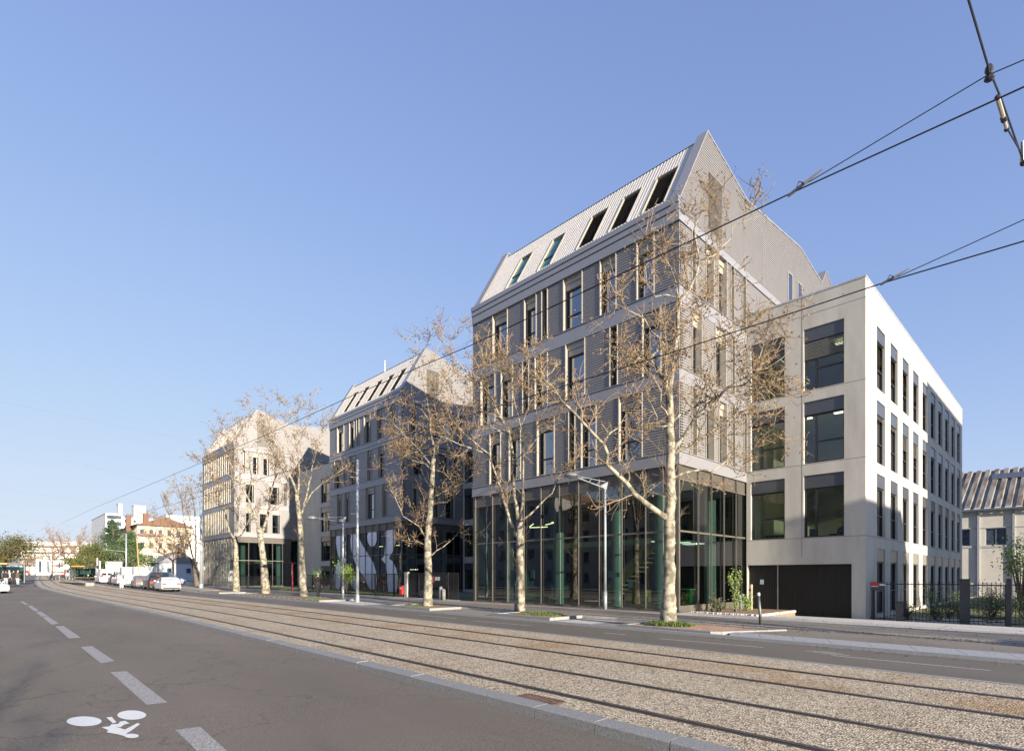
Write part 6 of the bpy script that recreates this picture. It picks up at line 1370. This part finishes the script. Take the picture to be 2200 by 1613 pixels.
p = atZ(127.5, 102, .1); r = thing('traffic_light', 'dark traffic light at the tram stop end', 'traffic light', tuple(p)); m = MB(); m.tube([p, (p.x, p.y, p.z + 2.6)], .05, 6); m.build('post', gpaint, r); m = MB(); m.box(p.x - .12, p.x + .12, p.y - .15, p.y + .15, p.z + 2.3, p.z + 3.2); m.build('housing', black, r)
for k in range(3): m = MB(); m.tube([(p.x + .12, p.y, p.z + 2.5 + k * .26), (p.x + .16, p.y, p.z + 2.5 + k * .26)], [.09, .09], 10); m.build('lens', tint, r)
p = atZ(237, 104, .1); r = thing('billboard', 'white framed billboard with a pale yellow picture above the van', 'billboard', tuple(p)); sc_ = 104 / FPX
def bq(m, x0, x1_, y0, y1, zc, d=0): a, b = CAM + ray(x0, y1) * zc, CAM + ray(x1_, y0) * zc; dx = Vector((fx, fy, 0)); return a, b
a, b = CAM + ray(227, 1228) * 104, CAM + ray(260.5, 1206) * 104; rt = Vector((b.x - a.x, b.y - a.y, 0)); fw = Vector((fx, fy, 0))
def board(m, u0, u1, v0, v1, d0, d1): P_ = lambda u, v, d: tuple(Vector((a.x, a.y, a.z)) + rt * u + Vector((0, 0, (b.z - a.z) * v)) + fw * d); m.add([P_(u, v, d) for d in (d0, d1) for v in (v0, v1) for u in (u0, u1)], [(0, 1, 3, 2), (4, 6, 7, 5), (0, 4, 5, 1), (2, 3, 7, 6), (0, 2, 6, 4), (1, 5, 7, 3)])
m = MB(); board(m, 0, 1, 0, 1, 0, .25); m.build('frame', white, r)
m = MB(); board(m, .17, .97, .12, .95, -.03, -.005); m.build('poster', mat('poster_pale', (.72, .72, .74), .6, scale=.8, col2=(.62, .56, .30), ramp=(.42, .55), stretch=(1, 1, 2.5)), r)
m = MB(); board(m, .03, .13, .78, .92, -.03, -.005); m.build('logo_patch', mat('dk_mark', (.05, .06, .12), .6), r)
for u in (.35, .8): q = a + rt * u; m = MB(); m.tube([(q.x, q.y, p.z), (q.x, q.y, a.z)], .08, 6); m.build('leg', gpaint, r)
for px_, h, lb in ((214.5, 3.6, 'thick pale concrete post right of the shelter'), (211, 4.2, 'blue-grey post behind the concrete post')):
    p = atZ(px_ if px_ > 212 else 209, 104 if px_ > 212 else 107, .1); r = thing('post', lb, 'post', tuple(p)); m = MB(); m.tube([p, (p.x, p.y, p.z + h)], .16, 8); m.build('shaft', conc if px_ > 212 else gpaint, r); m = MB(); m.tube([(p.x, p.y, p.z + h), (p.x, p.y, p.z + h + .06)], .18, 8); m.build('cap', conc, r)
for px_, lb in ((259, 'left of two pale bollards before the parked row'), (263.5, 'right of two pale bollards before the parked row')):
    p = atZ(px_, 78, .05); p = onG(px_, 1262, .02); r = thing('bollard', lb, 'bollard', tuple(p), 'bollards at the row end'); m = MB(); m.lathe((p.x, p.y, 0), [(.07, p.z), (.07, p.z + 1.0), (.04, p.z + 1.05)], 10); m.build('shaft', white, r); m = MB(); m.tube([(p.x, p.y, p.z - .02), (p.x, p.y, p.z + .12)], [.1, .1], 10); m.build('foot', gpaint, r)
p = atZ(305, 100, .1)
r = thing('container', 'large white site container behind the fourth parked car', 'container', tuple(p)); m = MB(); m.box(p.x - 2, p.x, p.y - 1.2, p.y + 1.9, p.z, p.z + 2.6); m.build('body', white, r)
m = MB(); [m.box(p.x + .001, p.x + .03, p.y - 1.1 + k * .35, p.y - 1.05 + k * .35, p.z + .1, p.z + 2.5) for k in range(9)]; m.build('ribs', white, r)
r = thing('container', 'narrow grey cabin left of the white container', 'container', (p.x, p.y - 3, p.z)); m = MB(); m.box(p.x - 2, p.x - .2, p.y - 3.0, p.y - 1.5, p.z, p.z + 2.5); m.build('body', mat('cabin_grey', (.45, .47, .48), .6), r); m = MB(); m.box(p.x - .199, p.x - .17, p.y - 2.6, p.y - 1.9, p.z + .1, p.z + 2.1); m.build('door', white, r)
# flags and hoarding far left
p = atZ(96, 200, 0); block('kiosk', 'white pavilion with dark upright stripes beyond the tram stop', p.x - 6, p.x, p.y - 2.4, p.y + 2.2, p.z, p.z + 5.4, mat('white_render', (.75, .74, .72), .8, var=.03), nx=3, nz=1, ww=.75, wh=4.2, faces=('+x',), cat='pavilion')
# ------------------------------------------------------------------ far buildings
wr = mat('white_facade', (.74, .73, .70), .85, scale=.3, var=.05); yr = mat('yellow_facade', (.50, .40, .24), .85, scale=.3, var=.06); cr = mat('cream_facade', (.52, .45, .34), .85, scale=.3, var=.06)
c0 = atZ(227, 250); GX, GY, GZ = c0.x, c0.y, c0.z
tw_ = block('tower_block', 'white ten-storey tower with recessed balconies left of the cedar', GX - 44, GX, GY, GY + 6.2, GZ, 30.5, wr, nx=2, nz=9, ww=.01, wh=.01, faces=())
for k in range(9):
    z = 30.5 - 2.4 - k * 3.05; m = MB(); m.box(GX + .0, GX + 1.2, GY + .3, GY + 6.0, z - .9, z); m.build('balcony', wr, tw_); m = MB(); m.box(GX + .01, GX + .05, GY + .4, GY + 5.9, z, z + 1.75); m.build('window', winglass, tw_)
block('tower_wing', 'white wing of the tower with small paired windows', GX - 40, GX - 2.5, GY + 6.21, GY + 34, GZ, 29.2, wr, nx=12, nz=9, ww=1.1, wh=1.2, faces=('+x',))
for pa, pb2, ya, yb, lb in ((255, 263, 1083, 1096, 'small square lift housing on the tower roof'), (288, 313, 1088, 1101, 'larger white plant room on the tower wing roof')):
    a_, b_ = onX(pa, yb, GX - 3), onX(pb2, ya, GX - 3); block('roof_housing', lb, GX - 9, GX - 3, a_.y, b_.y, 29, b_.z, wr, faces=(), cat='plant room')
block('terrace_block', 'long white slab far behind the tower, right of the plant room', GX - 60, GX - 30, GY + 30, GY + 66, GZ, 34.5, wr, nx=12, nz=9, ww=.7, wh=.8, faces=('+x',))
c0 = atZ(295, 140); HX, HY, HZ = c0.x, c0.y, c0.z
y1_ = Yat(410, HX)
hh = block('cream_house', 'four-storey cream house with a red tiled roof and brick chimneys', HX - 24, HX, HY, y1_, HZ, 15.0, cr, nx=10, nz=4, ww=1.0, wh=1.7, faces=('-y',), roof='flat', rm=tile)
m = MB(); yr_ = (HY + y1_) / 2; m.prism([(HX - 24.4, HY - .7, 14.9), (HX - 24.4, y1_ + .7, 14.9), (HX - 24.4, yr_, 17.4)], (25, 0, 0)); m.build('gable_roof', tile, hh)
m = MB(); m.box(HX, HX + .02, HY, HY + .01, HZ, 15); m.build('corner_strip', cr, hh)
for j in range(4):
    for i in range(6):
        u = HY + 1.0 + i * (y1_ - HY - 2) / 5; zc = HZ + 1.8 + j * 3.3; m = MB(); m.box(HX + .0, HX + .04, u - .42, u + .42, zc - .75, zc + .75, 1); m.box(HX, HX + .10, u - .55, u + .55, zc - .88, zc - .78); m.build('window', [cr, winglass], hh)
for px_, yt, yb, wd, mm2 in ((277, 1107, 1120, 12, tile), (301, 1104, 1118, 11, conc), (314, 1103, 1118, 12, tile)):
    a_, b_ = onX(px_ - wd / 2, yb, HX - 6), onX(px_ + wd / 2, yt, HX - 6); m = MB(); m.box(HX - 7.2, HX - 6, a_.y, b_.y, a_.z - 2.5, b_.z); ch_ = m.build('chimney', mm2, hh)
    m = MB(); [m.box(HX - 6.8, HX - 6.5, a_.y + .2 + k * .4, a_.y + .4 + k * .4, b_.z, b_.z + .35) for k in range(3)]; m.build('chimney_pots', tile, ch_)
m = MB(); a_ = onX(296, 1148, HX + .3); b_ = onX(350, 1140, HX + .3); m.box(HX + .01, HX + .9, a_.y, b_.y, a_.z - .2, a_.z + .35); m.build('canopy', mat('tile_brown', (.22, .13, .09), .8), hh)
block('low_house', 'small pale-blue shaded house with a gable before the cream house', *(lambda q: (q.x - 8, q.x, q.y - 2.4, q.y + 4.5, q.z, q.z + 3.6))(atZ(372, 112)), mat('bluish_wall', (.50, .52, .56), .85), nx=3, nz=1, ww=.8, wh=1.0, faces=('+x',), roof='pitched', rh=2.4, rm=mat('slate', (.2, .2, .22), .7))
p = atZ(74, 420); fb = thing('long_apartment_block', 'long white block with dark window bands at the street end', 'building', tuple(p))
A_, B_ = atZ(43, 400), atZ(170, 400); rtv = (B_ - A_); rtv.z = 0; Lb = rtv.length; rtv.normalize(); nv = Vector((-rtv.y, rtv.x, 0)); zb = CAMZ + (YH - 1240) * 400 / FPX; zt_ = CAMZ + (YH - 1165) * 400 / FPX
tfF = lambda u, v, w_: Vector((A_.x, A_.y, 0)) + rtv * u + nv * w_ + Vector((0, 0, v))
m = MB(tfF); m.box(0, Lb, zb - 8, zt_, 0, 14); m.build('wall', wr, fb); m = MB(tfF); m.box(-.4, Lb + .4, zt_, zt_ + .6, -.4, 14.4); m.build('roof', wr, fb)
for k in range(5):
    z = zt_ - 3.6 - k * 4.6; m = MB(tfF); m.box(1.5, Lb - 1.5, z - .2, z + 1.2, -.12, -.01); m.build('window', mat('band_window', (.11, .085, .07), .5, scale=.25, col2=(.26, .21, .16), ramp=(.45, .5)), fb)
    m = MB(tfF); m.box(.5, Lb - .5, z - 1.5, z - .3, -1.0, -.01); m.build('balcony', wr, fb)
a_ = onY(827, 805, BY + 2.6); r = thing('antenna', 'thin white rooftop antenna on the middle metal building', 'antenna', tuple(a_)); m = MB(); m.tube([a_ - Vector((0, 0, .6)), a_ + Vector((0, 0, 1.5))], .03, 5); m.build('rod', white, r); m = MB(); m.tube([a_ + Vector((-.2, 0, 1.35)), a_ + Vector((.2, 0, 1.35))], .02, 5); m.build('cross_bar', white, r)
# ------------------------------------------------------------------ far trees
def leaf_tree(label, base, h, rw, n, mm, seed, leaf=.14, name='broadleaf_tree', z0=.3, tiers=0, group='leafy trees near the tram stop'):
    rnd = random.Random(seed); r = thing(name, label, 'tree', tuple(base), group); tk = MB(); tk.tube([base - Vector((0, 0, .2)), base + Vector((.05, 0, h * .5)), base + Vector((0, .1, h * .92))], [h * .03, h * .02, .03], 8)
    lf = MB(); 
    for k in range(26):
        if tiers:
            f = (k + .5) / 26; z = h * (z0 + (1 - z0) * f); a = rnd.uniform(0, 6.28); L_ = rw * (1.05 - f) * rnd.uniform(.7, 1.1) + .3; c = base + Vector((math.cos(a) * L_ * .6, math.sin(a) * L_ * .6, z)); sz = (L_ * .5, L_ * .5, h * .035)
        else:
            a = rnd.uniform(0, 6.28); q = rw * math.sqrt(rnd.random()); z = h * rnd.uniform(z0 + .1, .95); q *= math.sin(math.pi * min(1, max(.12, (z / h - z0) / (1.02 - z0)))) ** .6; c = base + Vector((math.cos(a) * q, math.sin(a) * q, z)); sz = (rw * .28, rw * .28, h * .09)
        tk.tube([base + Vector((0, 0, z * .62 if not tiers else z - .2)), base.lerp(c, .5) + Vector((0, 0, z * .3)), c], [.07, .05, .02], 5)
        for _ in range(n // 26):
            o = c + Vector((rnd.gauss(0, sz[0]), rnd.gauss(0, sz[1]), rnd.gauss(0, sz[2]))); u = Vector([rnd.gauss(0, 1) for _ in range(3)]).normalized(); v = u.orthogonal().normalized(); S__ = leaf * rnd.uniform(.5, 1.4)
            lf.add([o - u * S__, o + v * S__ * .5, o + u * S__, o - v * S__ * .5], [(0, 1, 2, 3)])
    tk.build('trunk', barkd, r, recalc=False); lf.build('crown', mm, r, recalc=False)
cedar = mat('cedar_green', (.075, .12, .05), .8, scale=.8, col2=(.025, .05, .025)); autumn = mat('magnolia_leaf', (.16, .16, .04), .7, scale=.7, col2=(.06, .09, .02)); orange = mat('orange_leaf', (.17, .13, .045), .8, scale=.7, col2=(.055, .08, .025))
leaf_tree('tall dark cedar left of the grey mast', atZ(243, 118), 12.2, 4.6, 8000, cedar, 1, leaf=.17, name='cedar_tree', tiers=1, z0=.15, group='cedars before the cream house')
leaf_tree('broad lighter cedar behind the grey mast', atZ(282, 114), 9.6, 5.2, 8000, mat('cedar_light', (.12, .18, .06), .8, scale=.8, col2=(.04, .07, .03)), 2, leaf=.17, name='cedar_tree', tiers=1, z0=.1, group='cedars before the cream house')
leaf_tree('leafy olive-green tree at the left picture edge over the shelter', atZ(10, 84), 7.0, 3.4, 7000, orange, 3, leaf=.13, z0=.42)
leaf_tree('leafy tree right of the round sign', atZ(160, 116), 4.6, 1.6, 2500, autumn, 4, leaf=.14, z0=.35)
leaf_tree('leafy tree between the shelter and the cedar', atZ(198, 112), 7.0, 2.2, 4000, autumn, 5, leaf=.14, z0=.3)
leaf_tree('second leafy tree left of the billboard', atZ(212, 116), 6.0, 1.6, 2600, autumn, 6, leaf=.14, z0=.35)
TK[0] = 3.0
twig = mat('twig_far', (.24, .17, .11), .9, var=.15)
for px_, zc, h, sd, lb in ((140, 135, 12.5, 91, 'large bare brown tree above the tram stop'), (170, 150, 12, 92, 'bare brown tree right of the large one above the tram stop'), (372, 88, 9.5, 93, 'bare brown tree before the low house'), (112, 170, 11, 94, 'slender bare tree left of the large brown one')):
    b_ = atZ(px_, zc); plain_tree(lb, b_.x, b_.y, h, sd, bm=barkd, leaf=.12, group='distant bare trees', dens=2.2, spread=.42)
for px_, zc, h, sd, lb in ((52, 250, 9, 95, 'hazy bare tree at the street end, leftmost'), (64, 230, 10, 96, 'hazy bare tree at the street end, middle'), (76, 240, 9.5, 97, 'hazy bare tree at the street end, rightmost')):
    b_ = atZ(px_, zc); plain_tree(lb, b_.x, b_.y, h, sd, bm=barkd, leaf=.15, group='bare trees at the street end', dens=2, spread=.5)
